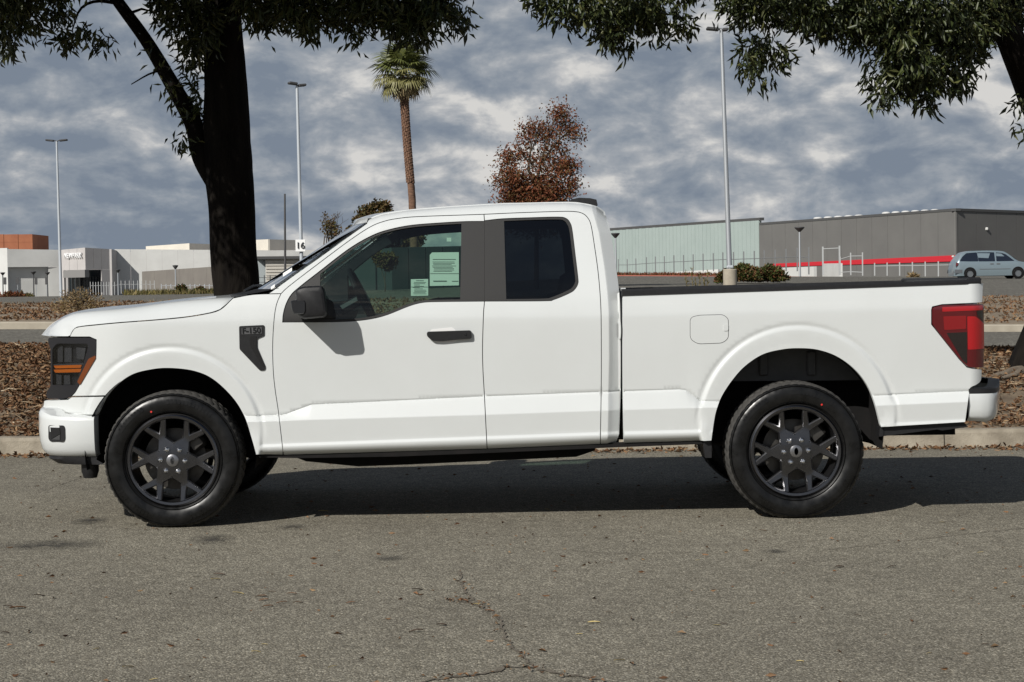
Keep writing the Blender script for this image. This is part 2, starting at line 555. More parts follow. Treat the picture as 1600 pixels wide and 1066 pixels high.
# gutter dirt line along the kerb, cracks in the asphalt
DIRT = mat('crack_dirt', (.085, .07, .05), .95, col2=(.15, .13, .10), vscale=30)
def ribbon(name, pts, w, z=.004, jit=.5, m=DIRT):
    P = np.array(pts, float)
    n = max(8, int(np.sum(np.linalg.norm(np.diff(P, axis=0), axis=1)) / .03))
    s = np.r_[0, np.cumsum(np.linalg.norm(np.diff(P, axis=0), axis=1))]
    q = np.linspace(0, s[-1], n)
    Q = np.c_[np.interp(q, s, P[:, 0]), np.interp(q, s, P[:, 1])]
    Q += rng.normal(0, w * jit, Q.shape)
    T = np.gradient(Q, axis=0); T /= np.linalg.norm(T, axis=1)[:, None]
    nn = np.c_[-T[:, 1], T[:, 0]]
    ww = w * (.3 + rng.random(n)) * .5
    ww[0] = ww[-1] = 0.0005
    A, B = Q + nn * ww[:, None], Q - nn * ww[:, None]
    V = np.c_[np.vstack([A, B]), np.full(2 * n, z)]
    Fc = np.array([(i, i + n, i + n + 1, i + 1) for i in range(n - 1)])
    o = mesh_obj(name, V, Fc[:, ::-1] if False else Fc, m, smooth=False)
    o.data.update()
    return o
def gpt(px, py, z=0.0):
    """photo pixel -> ground"""
    d = _w + CR * ((px - 800) / FPX) + CU * ((533 - py) / FPX)
    t = (z - CAMH) / d[2]
    p = d * t
    return (float(p[0]), float(p[1]))
CRK = [tag(ribbon('asphalt_crack', [gpt(*p) for p in c], w), kind='structure') for c, w in (
    ([(718, 893), (727, 925), (745, 945), (770, 958), (785, 975), (790, 1000), (812, 1020), (830, 1042)], .013),
    ([(745, 945), (700, 938)], .008),
    ([(655, 1066), (740, 1056), (790, 1045), (830, 1042), (870, 1054), (940, 1064)], .022),
    ([(1290, 860), (1380, 850), (1500, 836), (1600, 826)], .008),
    ([(60, 770), (140, 742)], .007), ([(600, 835), (700, 831), (800, 838)], .007), ([(880, 860), (960, 866), (1080, 864)], .006))]
# leaf shadows painted on the asphalt as soft dark patches
def leaf_shadow_mat():
    m = bpy.data.materials.new('leaf_shadow_patch')
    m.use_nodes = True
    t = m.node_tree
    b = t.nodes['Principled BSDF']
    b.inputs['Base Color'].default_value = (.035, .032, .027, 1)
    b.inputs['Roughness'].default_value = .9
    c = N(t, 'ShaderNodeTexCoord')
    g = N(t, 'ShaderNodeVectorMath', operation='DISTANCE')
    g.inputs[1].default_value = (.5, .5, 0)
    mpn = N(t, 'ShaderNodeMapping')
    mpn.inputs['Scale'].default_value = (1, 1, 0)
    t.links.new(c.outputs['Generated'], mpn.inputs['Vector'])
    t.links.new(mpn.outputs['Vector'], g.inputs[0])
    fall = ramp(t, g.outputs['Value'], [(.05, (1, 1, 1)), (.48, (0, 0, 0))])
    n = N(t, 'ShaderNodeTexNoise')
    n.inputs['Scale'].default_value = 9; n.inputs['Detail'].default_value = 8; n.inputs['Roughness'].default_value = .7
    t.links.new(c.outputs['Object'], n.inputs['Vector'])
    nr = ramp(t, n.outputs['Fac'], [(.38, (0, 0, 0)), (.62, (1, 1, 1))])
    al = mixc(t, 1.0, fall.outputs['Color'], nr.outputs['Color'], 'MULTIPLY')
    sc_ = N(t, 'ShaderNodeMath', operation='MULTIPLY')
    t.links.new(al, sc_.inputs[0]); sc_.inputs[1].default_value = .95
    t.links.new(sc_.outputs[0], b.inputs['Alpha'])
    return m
LEAF_SHADOW = leaf_shadow_mat()
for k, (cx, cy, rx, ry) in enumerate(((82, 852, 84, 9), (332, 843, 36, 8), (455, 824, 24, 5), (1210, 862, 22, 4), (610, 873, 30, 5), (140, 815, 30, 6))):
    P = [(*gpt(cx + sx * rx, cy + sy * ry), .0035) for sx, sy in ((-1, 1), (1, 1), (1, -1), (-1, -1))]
    tag(mesh_obj('leaf_shadow_patch', P, [(0, 1, 2, 3)], LEAF_SHADOW, smooth=False), kind='structure')

# ------------------------------------------------------------------ leaves
def leaf_mesh(P, D, L, W, curl=.15):
    """one bent, pointed blade per row"""
    n = len(P)
    D = D / (np.linalg.norm(D, axis=1)[:, None] + 1e-9)
    rnd = rng.normal(size=(n, 3))
    S = np.cross(D, rnd); S /= np.linalg.norm(S, axis=1)[:, None] + 1e-9
    Nn = np.cross(S, D)
    L = np.asarray(L)[:, None] * np.ones((n, 1)); W = np.asarray(W)[:, None] * np.ones((n, 1))
    mid = P + D * L * .45 + Nn * L * curl * .4
    V = np.stack([P, mid + S * W * .5, mid - S * W * .5, P + D * L], 1)
    V[:, 1] += Nn * W * .25; V[:, 2] += Nn * W * .25
    V = V.reshape(-1, 3)
    b = np.arange(n)[:, None] * 4
    F_ = np.concatenate([b + np.array([[0, 1, 3]]), b + np.array([[0, 3, 2]])], 0)
    return V, F_
# litter on the verge
def litter(n, x0, x1, t0, t1, zf, L, clump=True):
    x = rng.uniform(x0, x1, n); t = rng.uniform(t0, t1, n)
    y = kerb_y(x) + t
    if clump:
        dens = vnoise(x, y, .9, 9) * .6 + vnoise(x, y, 3, 11) * .4
        ok = dens > rng.uniform(.10, .75, n) * np.interp(x, [2.5, 5], [.75, 1.45])
        x, y = x[ok], y[ok]
    z = zf(x, y) + rng.uniform(.004, .035, len(x))
    D = rng.normal(size=(len(x), 3)); D[:, 2] = np.abs(D[:, 2]) * .35
    l = rng.uniform(.6, 1.3, len(x)) * L
    return leaf_mesh(np.c_[x, y, z], D, l, l * rng.uniform(.25, .5, len(x)), .5)
V, F_ = litter(110000, -9.5, 9.5, .2, 7.2, berm_z, .06)
tag(mesh_obj('leaf_litter', V, F_, DRY, smooth=False), 'brown dry leaf litter covering the verge behind the kerb', 'leaf litter', kind='stuff')
nt_ = 3200
x = rng.uniform(-9.5, 9.5, nt_); y = kerb_y(x) + rng.uniform(.25, 7, nt_)
D = rng.normal(size=(nt_, 3)); D[:, 2] *= .12
l = rng.uniform(.06, .22, nt_)
V, F_ = leaf_mesh(np.c_[x, y, berm_z(x, y) + .03], D, l, rng.uniform(.008, .02, nt_), .1)
tag(mesh_obj('twig_litter', V, F_, island_mat('pale_twig', [(.30, .22, .14), (.42, .33, .22), (.20, .14, .09), (.50, .42, .30)], .9, .2), smooth=False), 'pale dry twigs and bark scraps lying among the leaves on the verge', 'twig litter', kind='stuff')
n = 26000
d = rng.uniform(38.6, 64, n); x = rng.uniform(-1.15, 1.2, n) * .2857 * d
ok = vnoise(x, d, .4, 2) > rng.uniform(.1, .9, n)
x, d = x[ok], d[ok]
D = rng.normal(size=(len(x), 3)); D[:, 2] = np.abs(D[:, 2]) * .6
l = rng.uniform(.05, .14, len(x))
V, F_ = leaf_mesh(np.c_[x, d, strip_z(x, d) + .01], D, l, l * .4, .5)
tag(mesh_obj('mulch_debris', V, F_, DRY, smooth=False), 'coarse brown mulch and dead leaves on the planting strip beyond the back road', 'mulch', kind='stuff')
# small debris on the road
n = 900
x = rng.uniform(-4.6, 4.6, n); y = rng.uniform(5.9, 15.2, n)
D = rng.normal(size=(n, 3)); D[:, 2] *= .05
l = rng.uniform(.008, .045, n)
k = (y > 15.05 - .072 * x - .3)
V, F_ = leaf_mesh(np.c_[x, y, np.full(n, .006)], D, l, l * .35, .3)
ng = 2600
xg = rng.uniform(-7, 7, ng); yg = kerb_y(xg) - np.abs(rng.normal(0, .16, ng)) - .01
D = rng.normal(size=(ng, 3)); D[:, 2] = np.abs(D[:, 2]) * .2
l = rng.uniform(.015, .07, ng)
V2, F2 = leaf_mesh(np.c_[xg, yg, np.full(ng, .006)], D, l, l * .4, .4)
crk = []
for o in CRK[:3]:
    vv = np.array([v.co for v in o.data.vertices])
    vv = vv[rng.integers(0, len(vv), 36)] + rng.normal(0, .025, (36, 3)) * (1, 1, 0)
    crk.append(vv)
crk = np.vstack(crk); crk[:, 2] = .007
D = rng.normal(size=(len(crk), 3)); D[:, 2] = np.abs(D[:, 2]) * .2
l = rng.uniform(.008, .03, len(crk))
V3, F3 = leaf_mesh(crk, D, l, l * .35, .4)
tag(mesh_obj('road_debris', np.vstack([V, V2, V3]), np.vstack([F_, F2 + len(V), F3 + len(V) + len(V2)]), DRY, smooth=False), 'tiny twigs and leaf fragments strewn over the asphalt and gutter', 'debris', kind='stuff')
# fallen leaves that can be picked out one by one
LEAFM = [mat('fallen_leaf_brown', (.10, .05, .025), .8, col2=(.16, .08, .035), vscale=20), mat('fallen_leaf_yellow', (.42, .32, .11), .8, col2=(.50, .40, .18), vscale=20), mat('fallen_leaf_dark', (.05, .032, .02), .8)]
def leaf_shape():
    V, Fc = [], []
    for i, t in enumerate(np.linspace(0, 1, 6)):
        w = .16 * math.sin(math.pi * min(.98, max(.02, t)) ** .8) + .004
        z = .16 * math.sin(t * 2.6) * .5
        V += [(t - .5, -w, z + .05), (t - .5, 0, z), (t - .5, w, z + .07)]
    for i in range(5):
        for k in (0, 1):
            Fc.append((i * 3 + k, i * 3 + k + 1, i * 3 + 4 + k, i * 3 + 3 + k))
    return V, Fc
LV, LF = leaf_shape()
LME = []
for m_ in LEAFM:
    o = mesh_obj('leaf_proto', LV, LF, m_)
    LME.append(o.data)
    bpy.data.objects.remove(o)
LP = [(28, 952, 0, 20), (14, 949, 2, 14), (8, 990, 2, 12), (62, 932, 2, 14), (205, 896, 2, 8), (308, 902, 2, 10), (343, 899, 2, 18), (337, 906, 1, 12), (372, 928, 1, 15), (408, 933, 0, 16), (412, 939, 0, 12), (418, 949, 0, 15), (440, 943, 0, 14), (466, 943, 0, 13), (425, 926, 0, 9), (456, 929, 0, 14), (548, 943, 0, 12), (652, 923, 2, 14), (650, 988, 2, 18), (690, 978, 2, 14), (725, 940, 0, 12), (744, 945, 1, 13), (765, 956, 0, 12), (818, 980, 0, 10), (928, 974, 1, 16), (968, 1033, 1, 14), (905, 992, 1, 9), (952, 958, 0, 9), (1090, 876, 1, 6), (1120, 978, 1, 12), (1130, 976, 2, 10), (1192, 830, 0, 12), (1312, 887, 2, 14), (1393, 887, 2, 14), (1532, 864, 1, 8), (1472, 817, 1, 8), (1540, 1008, 2, 9), (400, 1020, 1, 12), (413, 1008, 1, 9), (520, 1043, 1, 12), (273, 1020, 2, 7), (200, 1043, 1, 14), (240, 1063, 1, 11), (150, 1015, 1, 9), (1240, 975, 0, 8), (1340, 963, 2, 9), (1250, 1035, 1, 10), (1452, 1022, 1, 9), (505, 800, 1, 13), (855, 797, 1, 7)]
for i, (px_, py_, c_, ln_) in enumerate(LP):
    X, Y = gpt(px_, py_)
    sc = ln_ * Y / FPX * 1.25
    o = bpy.data.objects.new('fallen_leaf', LME[c_])
    link(o)
    o.location = (X, Y, .002 + .012 * sc)
    o.rotation_euler = (rng.uniform(-.2, .2), rng.uniform(-.15, .15), rng.uniform(-.5, .5) + (math.pi if i % 2 else 0))
    o.scale = (sc, sc * rng.uniform(.6, 1.1), sc * rng.uniform(.5, 1.3))
    tag(o, ['curled brown fallen leaf lying on the open asphalt', 'pale yellow fallen leaf lying on the open asphalt', 'small dark dead leaf lying on the open asphalt'][c_], 'leaf', ['brown leaves fallen on the road', 'yellow leaves fallen on the road', 'dark leaves fallen on the road'][c_])
# ------------------------------------------------------------------ the pickup truck
YN = 10.62                       # widest plane of its near side
YC = 11.635                      # its centre plane
def lin(pts, Y=YN):
    P = np.array(pts, float)
    W = pix(P[:, 0], P[:, 1], Y)
    return W[:, 0], W[:, 2]
def X0(px):
    return float(pix(px, 560, YN)[0])
def sstep(a, b, t):
    t = np.clip((t - a) / (b - a), 0, 1)
    return t * t * (3 - 2 * t)
def soft(d, w):
    return 0.5 * (d + np.sqrt(d * d + w * w))
L_SH = lin([(40, 508), (430, 500), (940, 494), (1560, 478)])
L_CR = lin([(40, 650), (400, 651), (436, 650), (446, 648), (485, 633.5), (755, 620.5), (940, 613.5), (1062, 609.5), (1073, 611), (1096, 627.5), (1122, 628), (1370, 619), (1560, 610)])
L_C2 = lin([(40, 660), (400, 659), (442, 657.5), (755, 648.5), (940, 642), (1122, 636.5), (1370, 634), (1560, 626)])
L_LO = lin([(40, 699), (400, 697), (755, 684), (950, 677), (1110, 673), (1370, 664), (1560, 655)])
L_BO = lin([(40, 716), (400, 713), (761, 702), (967, 693), (1112, 689), (1370, 669), (1560, 659)])
L_RF = lin([(540, 345), (573, 342), (595, 334), (634, 327.5), (705, 321.7), (780, 317.2), (813, 316.4), (886, 315), (911, 317), (933, 322), (950, 335)], 10.78)
_e = pix([945, 954.6, 963, 968, 969.8, 970.5, 968], [329, 363, 417, 456, 485, 560, 690], [10.78, 10.76, 10.72, 10.66, 10.65, 10.65, 10.65])
E_Z, E_X = _e[::-1, 2], _e[::-1, 0]
XBED = X0(971.2)
FF = [(265, 690, 145), (1247, 666, 155)]       # arch flare circles in photo pixels
FLARE = []
for cx, cy, r in FF:
    c = pix(cx, cy, YN)
    FLARE.append((float(c[0]), float(c[2]), r * YN / FPX))
X_FA, X_FB = X0(235), X0(62)
X_RA, X_RB = X0(1518), X0(1542)
def U(x, z):
    """how far the body side lies inside its widest plane"""
    x = np.asarray(x, float); z = np.asarray(z, float)
    zs, zc, z2, zl, zb = (np.interp(x, *l) for l in (L_SH, L_CR, L_C2, L_LO, L_BO))
    bed = x > XBED
    d = z - zs
    up_cab = 0.17 * soft(d, .02) + 0.12 * soft(d - .09, .04)
    up_bed = 0.14 * soft(d, .02)
    up = .008 + np.where(bed, up_bed, up_cab)
    t = np.clip((zs - z) / np.maximum(zs - zc, .02), 0, 1)
    u = up + .030 * t ** 1.2
    # lower sculpted band
    k = np.clip((zc - z) / np.maximum(zc - z2, .02), 0, 1)
    u = u - .034 * k - .002 * sstep(0, .012, zc - z)
    u = u + .006 * np.exp(-((z - zc) / .004) ** 2)
    u = u + .012 * np.clip((z2 - z) / np.maximum(z2 - zl, .03), 0, 1)
    u = u - .009 * sstep(-.010, .012, zl - z)
    q = np.clip((zl - .012 - z) / np.maximum(zl - .012 - zb, .03), 0, 1.2)
    u = u + .045 * q ** 2
    for cx, cz, r in FLARE:
        dist = np.hypot(x - cx, z - cz) - r
        m = (1 - sstep(-.020, .004, dist)) * (.34 + .66 * sstep(cz + .10, cz - .02, z))
        lip = np.clip((-dist - .04) / .06, 0, 1)
        u = u + (np.minimum(u, .002 + .010 * lip) - u) * m
        u = u + .004 * np.exp(-((dist - .012) / .012) ** 2) * sstep(cz - .02, cz + .1, z)
    f = np.clip((X_FA - x) / (X_FA - X_FB), 0, 1.15)
    u = u + .24 * f ** 2.5
    g = np.clip((x - X_RA) / (X_RB - X_RA), 0, 1.2)
    u = u + .05 * g ** 2
    xe = np.interp(z, E_Z, E_X)
    cab_r = np.clip((x - (xe - .072)) / .072, 0, 1.1)
    u = u + np.where(bed, 0, .052 * soft(cab_r, .03) - .0004)
    zr = np.interp(x, *L_RF)
    rr = .10
    tr = np.clip(z - (zr - rr), 0, rr * .985)
    u = u + np.where(bed | (x < X0(470)), 0, rr - np.sqrt(rr * rr - tr * tr))
    return u
def onside(pts, off=0.0):
    """photo pixels -> (x, z) on the body side"""
    P = np.asarray(pts, float)[:, :2]
    Y = np.full(len(P), YN + .01)
    for _ in range(6):
        W = pix(P[:, 0], P[:, 1], Y)
        Y = YN + U(W[:, 0], W[:, 2]) + off
    return W[:, [0, 2]]
def sm(pts, closed=False, n=8):
    """smooth curve through points"""
    P = np.array([p[:2] for p in pts], float)
    if len(P) < 3:
        return P
    Q = np.vstack([2 * P[0] - P[1], P, 2 * P[-1] - P[-2]])
    if closed:
        Q = np.vstack([P[-1], P, P[0], P[1]])
    outp = []
    for i in range(1, len(Q) - 2):
        for k in range(n):
            t = k / n
            a, b, c, d = Q[i - 1], Q[i], Q[i + 1], Q[i + 2]
            outp.append(0.5 * (2 * b + (c - a) * t + (2 * a - 5 * b + 4 * c - d) * t * t + (3 * b - a - 3 * c + d) * t ** 3))
    if not closed:
        outp.append(P[-1])
    return np.array(outp)
def J(*segs):
    """join paths into one outline, dropping doubled points"""
    P = np.vstack([np.asarray(s, float)[:, :2] for s in segs])
    keep = [0]
    for i in range(1, len(P)):
        if np.hypot(*(P[i] - P[keep[-1]])) > 0.25:
            keep.append(i)
    if np.hypot(*(P[keep[-1]] - P[0])) < 0.25:
        keep.pop()
    return P[keep]
def rounded(pts, r, n=5):
    """polygon with rounded corners"""
    P = np.array(pts, float)
    o = []
    for i in range(len(P)):
        a, b, c = P[i - 1], P[i], P[(i + 1) % len(P)]
        ra = min(r, np.linalg.norm(a - b) * .45, np.linalg.norm(c - b) * .45)
        p = b + (a - b) / np.linalg.norm(a - b) * ra
        q = b + (c - b) / np.linalg.norm(c - b) * ra
        for k in range(n + 1):
            t = k / n
            o.append((1 - t) ** 2 * p + 2 * t * (1 - t) * b + t * t * q)
    return np.array(o)
def inside(P, poly):
    x, y = P[:, 0], P[:, 1]
    r = np.zeros(len(P), bool)
    x1, y1 = poly[:, 0], poly[:, 1]
    x2, y2 = np.roll(x1, -1), np.roll(y1, -1)
    for a, b, c, d in zip(x1, y1, x2, y2):
        if b == d:
            continue
        cond = (b > y) != (d > y)
        r ^= cond & (x < (c - a) * (y - b) / (d - b) + a)
    return r
def dist_poly(P, poly):
    best = np.full(len(P), 1e9)
    A, B = poly, np.roll(poly, -1, 0)
    for a, b in zip(A, B):
        ab = b - a
        t = np.clip(((P - a) @ ab) / max(ab @ ab, 1e-12), 0, 1)
        best = np.minimum(best, np.linalg.norm(P - a - t[:, None] * ab, axis=1))
    return best
def resample(poly, h):
    o = []
    n = len(poly)
    for i in range(n):
        a, b = poly[i], poly[(i + 1) % n]
        k = max(1, int(np.linalg.norm(b - a) / h))
        for j in range(k):
            o.append(a + (b - a) * j / k)
    return np.array(o)
def shrink(poly, g):
    a = np.roll(poly, 1, 0); b = np.roll(poly, -1, 0)
    area = 0.5 * np.sum(poly[:, 0] * b[:, 1] - b[:, 0] * poly[:, 1])
    s = 1 if area > 0 else -1
    e1 = poly - a; e2 = b - poly
    e1 /= np.linalg.norm(e1, axis=1)[:, None] + 1e-12
    e2 /= np.linalg.norm(e2, axis=1)[:, None] + 1e-12
    n1 = np.c_[-e1[:, 1], e1[:, 0]] * s; n2 = np.c_[-e2[:, 1], e2[:, 0]] * s
    m = n1 + n2
    m /= np.maximum(np.linalg.norm(m, axis=1)[:, None], .3)
    cosh = np.clip(np.sum(m * n1, 1), .5, 1)
    return poly + m * (g / cosh)[:, None]
def crease_points(bb):
    pts = []
    xs = np.arange(bb[0], bb[1], .012)
    for l, offs in ((L_CR, (-.012, -.007, -.0035, 0, .0035, .007)), (L_C2, (-.004, .004)), (L_LO, (-.012, -.004, .004, .010)), (L_SH, (-.01, .01)), (L_RF, (-.004, -.012, -.022, -.035, -.05, -.07))):
        z = np.interp(xs, *l)
        for o in offs:
            pts.append(np.c_[xs, z + o])
    for cx, cz, r in FLARE:
        th = np.arange(0, 2 * math.pi, .012 / r)
        for o in (-.024, -.016, -.008, 0, .006, .014, .024):
            pts.append(np.c_[cx + (r + o) * np.cos(th), cz + (r + o) * np.sin(th)])
    zz = np.arange(bb[2], bb[3], .012)
    xe = np.interp(zz, E_Z, E_X)
    for o in (-.085, -.076, -.069, -.06):
        pts.append(np.c_[xe + o, zz])
    return np.vstack(pts)
TRUCK = empty('pickup_truck', (0, YC, 0))
tag(TRUCK, 'white extended-cab pickup truck parked side-on along the kerb', 'pickup truck')
TO = np.array([0, YC, 0.0])
def mirrorV(V):
    W = np.array(V, float).copy()
    W[:, 1] = 2 * YC - W[:, 1]
    return W
def two(name, V, Fc, m, parent=None, normals=None, angle=35, smooth=True, label=None):
    """near-side object and its mirror image on the far side"""
    pa = parent or (TRUCK, TRUCK)
    a = mesh_obj(name, V, Fc, m, pa[0], TO, smooth, angle, normals)
    nm = None
    if normals is not None:
        nm = np.array(normals).copy(); nm[:, 1] *= -1
    b = mesh_obj(name, mirrorV(V), [tuple(f)[::-1] for f in Fc], m, pa[1], TO, smooth, angle, nm)
    if label:
        a['label'] = label; b['label'] = label
    return a, b
def panel(name, outline, m, off=0.0, gap=.0024, lip=.03, h=.022, holes=(), parent=None, creases=True, one=False, px=True, ufun=None, lab=None):
    uf = ufun or U
    P = onside(outline, off) if px else np.asarray(outline, float)
    P = resample(P, h)
    if gap:
        P = shrink(P, gap)
    HL = []
    for q in holes:
        q = onside(q, off) if px else np.asarray(q, float)
        HL.append(resample(q, h))
    lo, hi = P.min(0), P.max(0)
    gx, gz = np.meshgrid(np.arange(lo[0], hi[0], h), np.arange(lo[1], hi[1], h))
    I = np.c_[gx.ravel(), gz.ravel()]
    if creases:
        I = np.vstack([I, crease_points((lo[0], hi[0], lo[1], hi[1]))])
    ok = inside(I, P)
    I = I[ok]
    ok = dist_poly(I, P) > .006
    for q in HL:
        ok &= ~inside(I, q) & (dist_poly(I, q) > .006)
    I = I[ok]
    pts = [Vector((float(a), float(b))) for a, b in np.vstack([P] + HL + [I])]
    edges, rings, s = [], [], 0
    for q in [P] + HL:
        n = len(q)
        edges += [(s + i, s + (i + 1) % n) for i in range(n)]
        rings.append((s, n))
        s += n
    vv, ee, ff, ov, oe, of = delaunay_2d_cdt(pts, edges, [], 0, 1e-5)
    v2 = np.array([(a.x, a.y) for a in vv])
    T = np.array([f for f in ff if len(f) == 3])
    cen = v2[T].mean(1)
    ok = inside(cen, P)
    for q in HL:
        ok &= ~inside(cen, q)
    T = T[ok]
    a, b, c = v2[T[:, 0]], v2[T[:, 1]], v2[T[:, 2]]
    ar = (b[:, 0] - a[:, 0]) * (c[:, 1] - a[:, 1]) - (b[:, 1] - a[:, 1]) * (c[:, 0] - a[:, 0])
    T[ar < 0] = T[ar < 0][:, ::-1]
    x, z = v2[:, 0], v2[:, 1]
    y = YN + uf(x, z) + off
    e = .003
    ux = (uf(x + e, z) - uf(x - e, z)) / (2 * e); uz = (uf(x, z + e) - uf(x, z - e)) / (2 * e)
    nrm = np.c_[ux, -np.ones_like(ux), uz]
    nrm /= np.linalg.norm(nrm, axis=1)[:, None]
    V = np.c_[x, y, z]
    Fc = [tuple(int(i) for i in t) for t in T]
    nn = [nrm]; VV = [V]
    base = len(V)
    for q, hole in [(P, False)] + [(q, True) for q in HL]:
        if not lip:
            break
        n = len(q)
        yb = YN + uf(q[:, 0], q[:, 1]) + off
        nx = np.roll(q, -1, 0) - np.roll(q, 1, 0)
        on = np.c_[nx[:, 1], -nx[:, 0]]
        on /= np.linalg.norm(on, axis=1)[:, None] + 1e-12
        area = 0.5 * np.sum(q[:, 0] * np.roll(q[:, 1], -1) - np.roll(q[:, 0], -1) * q[:, 1])
        sg = (1 if area > 0 else -1) * (-1 if hole else 1)
        on = on * sg
        A = np.c_[q[:, 0], yb, q[:, 1]]; B = np.c_[q[:, 0], yb + lip, q[:, 1]]
        VV += [A, B]
        n3 = np.c_[on[:, 0], np.full(n, -.25), on[:, 1]]
        n3 /= np.linalg.norm(n3, axis=1)[:, None]
        nn += [n3, n3]
        for i in range(n):
            j = (i + 1) % n
            f = (base + i, base + n + i, base + n + j, base + j)
            Fc.append(f if sg * (1 if not hole else 1) * (1 if area > 0 else 1) > 0 and area > 0 or (hole and area < 0) else f[::-1])
        base += 2 * n
    V = np.vstack(VV); nn = np.vstack(nn)
    if one:
        o = mesh_obj(name, V, Fc, m, (parent or (TRUCK,))[0], TO, True, None, nn)
        if lab:
            o['label'] = lab
        return o
    return two(name, V, Fc, m, parent, nn, label=lab)

# shared cut lines (photo pixels)
HOODCUT = sm([(109, 526.5), (113, 518), (121, 511.5), (150, 508), (187, 504.5), (240, 500.5), (284, 496.5), (320, 491), (344, 484), (364, 466)])
DOORF = sm([(439, 459), (432, 476), (428.2, 500), (426, 540), (427, 580), (430, 610), (434.5, 640), (437.5, 665), (442, 704)])
DOORM = sm([(756.2, 335), (757, 400), (757, 466), (755.5, 490), (754, 540), (754.5, 575), (757, 620), (759, 660), (761, 699)])
DOORT = sm([(439, 459), (452, 447), (497.6, 412), (546, 376), (578, 355), (600, 346), (622, 341.5), (656, 338.5), (756.2, 335)])
RDT = sm([(756.2, 335), (810, 332.6), (874, 330.5), (898, 330.8), (910, 333.5), (918, 340), (923.5, 352), (929, 385), (935, 429), (938.6, 475), (939.5, 520), (939.5, 600), (938, 693)])
ARCHF = sm([(152.5, 648), (160, 631), (179, 606), (205, 586.5), (235, 578), (265, 575.6), (302.7, 580), (332.7, 593), (362.7, 621), (381.5, 651), (392.7, 685), (400, 711)])
ARCHR = sm([(1112, 689), (1116, 660), (1120, 641), (1129, 618), (1145.7, 593), (1165, 572), (1191.6, 554.5), (1221, 546.8), (1247.4, 544.7), (1277, 547), (1306.5, 557), (1332.8, 575.5), (1352.5, 599), (1365.6, 628), (1376, 668)])
HLOUT = J(rounded([(75.5, 527.5), (140, 527.5), (150.5, 531), (150, 557), (117, 614), (106, 622.5), (76, 624), (71.8, 620), (72.6, 612), (79, 603), (78.6, 545), (74.6, 534)], 4, 3))
NOTCHF = [(757, 346), (724.4, 346.4), (684, 348.7), (644, 352), (612, 358), (583, 367.5), (546, 388.5), (497.6, 425.5), (470, 447), (456, 459.5), (447.5, 474), (442.8, 490), (441.5, 503.5)]
NOTCHF2 = [(441.5, 503.5), (500, 503.3), (532, 502.7), (558.5, 501.3), (585, 497.4), (607, 491.2), (634, 480.3), (650, 475), (665, 472.3), (690, 471.5), (757, 470.8)]
NOTCHR = [(757, 345), (785, 342), (830, 340.3), (872, 339.3), (884, 341.3), (890.5, 348), (894, 360), (899, 400), (903, 434), (903, 443), (899, 451), (891, 457.5), (866, 468), (850, 470.3), (757, 470.8)]

# front fender and the cover under the headlight
HLR = np.array([(150.5, 531), (150, 557), (117, 614), (108, 622)])
fend = panel('front_fender', J(HOODCUT, sm([(364, 466), (397, 460.3), (439, 459)]), DOORF, [(442, 711)], [(400, 711)], ARCHF[::-1][:-5], [(164.5, 618.3), (112, 619.2), (117, 614), (150, 557), (150.5, 531), (140, 526.5), (109, 526.5)]), PAINT)
cov = panel('bumper_cover', J([(166, 619.5), (112, 620.5), (106, 624.5), (76, 625.5), (69, 626), (67.5, 637), (72, 644.5), (110, 648.5), (152, 648.5)]), PAINT, lip=.05)
# cab frame, doors, bed side
cab = panel('cab_side_frame', J([(419.5, 459.3)], sm([(419.5, 459.3), (460, 430), (497, 404), (540, 373), (573, 349.5)]), [(574, 343)], sm([(575, 341.6), (595, 334), (634, 327.5), (705, 321.7), (780, 317.2), (813, 316.4), (886, 315), (911, 317), (933, 322), (945, 330)]), sm([(945, 330), (954.6, 363), (963, 417), (968, 456), (969.8, 485), (970.5, 560), (970, 620), (968, 678)]), [(962, 693.5), (938.4, 696)], RDT[::-1], DOORT[::-1]), PAINT)
fdoor = panel('front_door', J(DOORT, NOTCHF[:1], sm(NOTCHF), sm(NOTCHF2), DOORM[18:], [(761, 701.5)], [(443, 711.5)], DOORF[::-1]), PAINT)
rdoor = panel('rear_door', J(RDT, [(938, 694.5)], [(761.5, 701.5)], DOORM[::-1][:-18], [(757, 470.8)], sm(NOTCHR)[::-1], [(757, 345)]), PAINT)
TLN = np.array([(1536, 474), (1472, 476), (1457, 479.5), (1455.5, 484), (1455.5, 507), (1499, 561.5), (1511, 574), (1520, 576), (1536, 576.5)])
bed = panel('bed_side', J([(972.4, 461), (1250, 451.5), (1536.5, 442.5)], [(1535, 473)], TLN[1:-1], [(1534.5, 577)], sm([(1534.5, 578), (1533, 594.5), (1526, 601.5), (1517, 606), (1515, 614), (1508.5, 660)]), [(1376, 668)], ARCHR[::-1], [(974, 694)], sm([(974, 694), (972.6, 600), (972.4, 461)])), PAINT, lip=.04)
# window trims and glass
GF = J(sm([(721, 349.8), (684, 351.8), (645, 355.2), (613, 361), (584, 370.7), (548, 391.5), (500.5, 428.3)]), [(499.5, 498.8)], sm([(499.5, 498.8), (532, 498.9), (558, 497.6), (584, 493.8), (606, 487.8), (633, 477), (649, 471.8), (664, 469.2), (690, 468.4), (719, 468)]))
GR = J([(787.5, 345.5)], sm([(787.5, 345.5), (830, 343.8), (871, 343), (881, 344.8), (886.5, 351), (890, 362), (895, 402), (898.8, 434), (898.6, 441), (895.5, 447.5), (888.5, 453.3), (863, 464.3), (848, 466.7), (791, 467.5)]))
tf = panel('window_trim', J(sm(NOTCHF), sm(NOTCHF2)), APPL, off=.006, gap=.0005, lip=.03, holes=[GF], parent=fdoor, creases=False)
trr = panel('window_trim', J(sm(NOTCHR)), APPL, off=.006, gap=.0005, lip=.03, holes=[GR], parent=rdoor, creases=False)
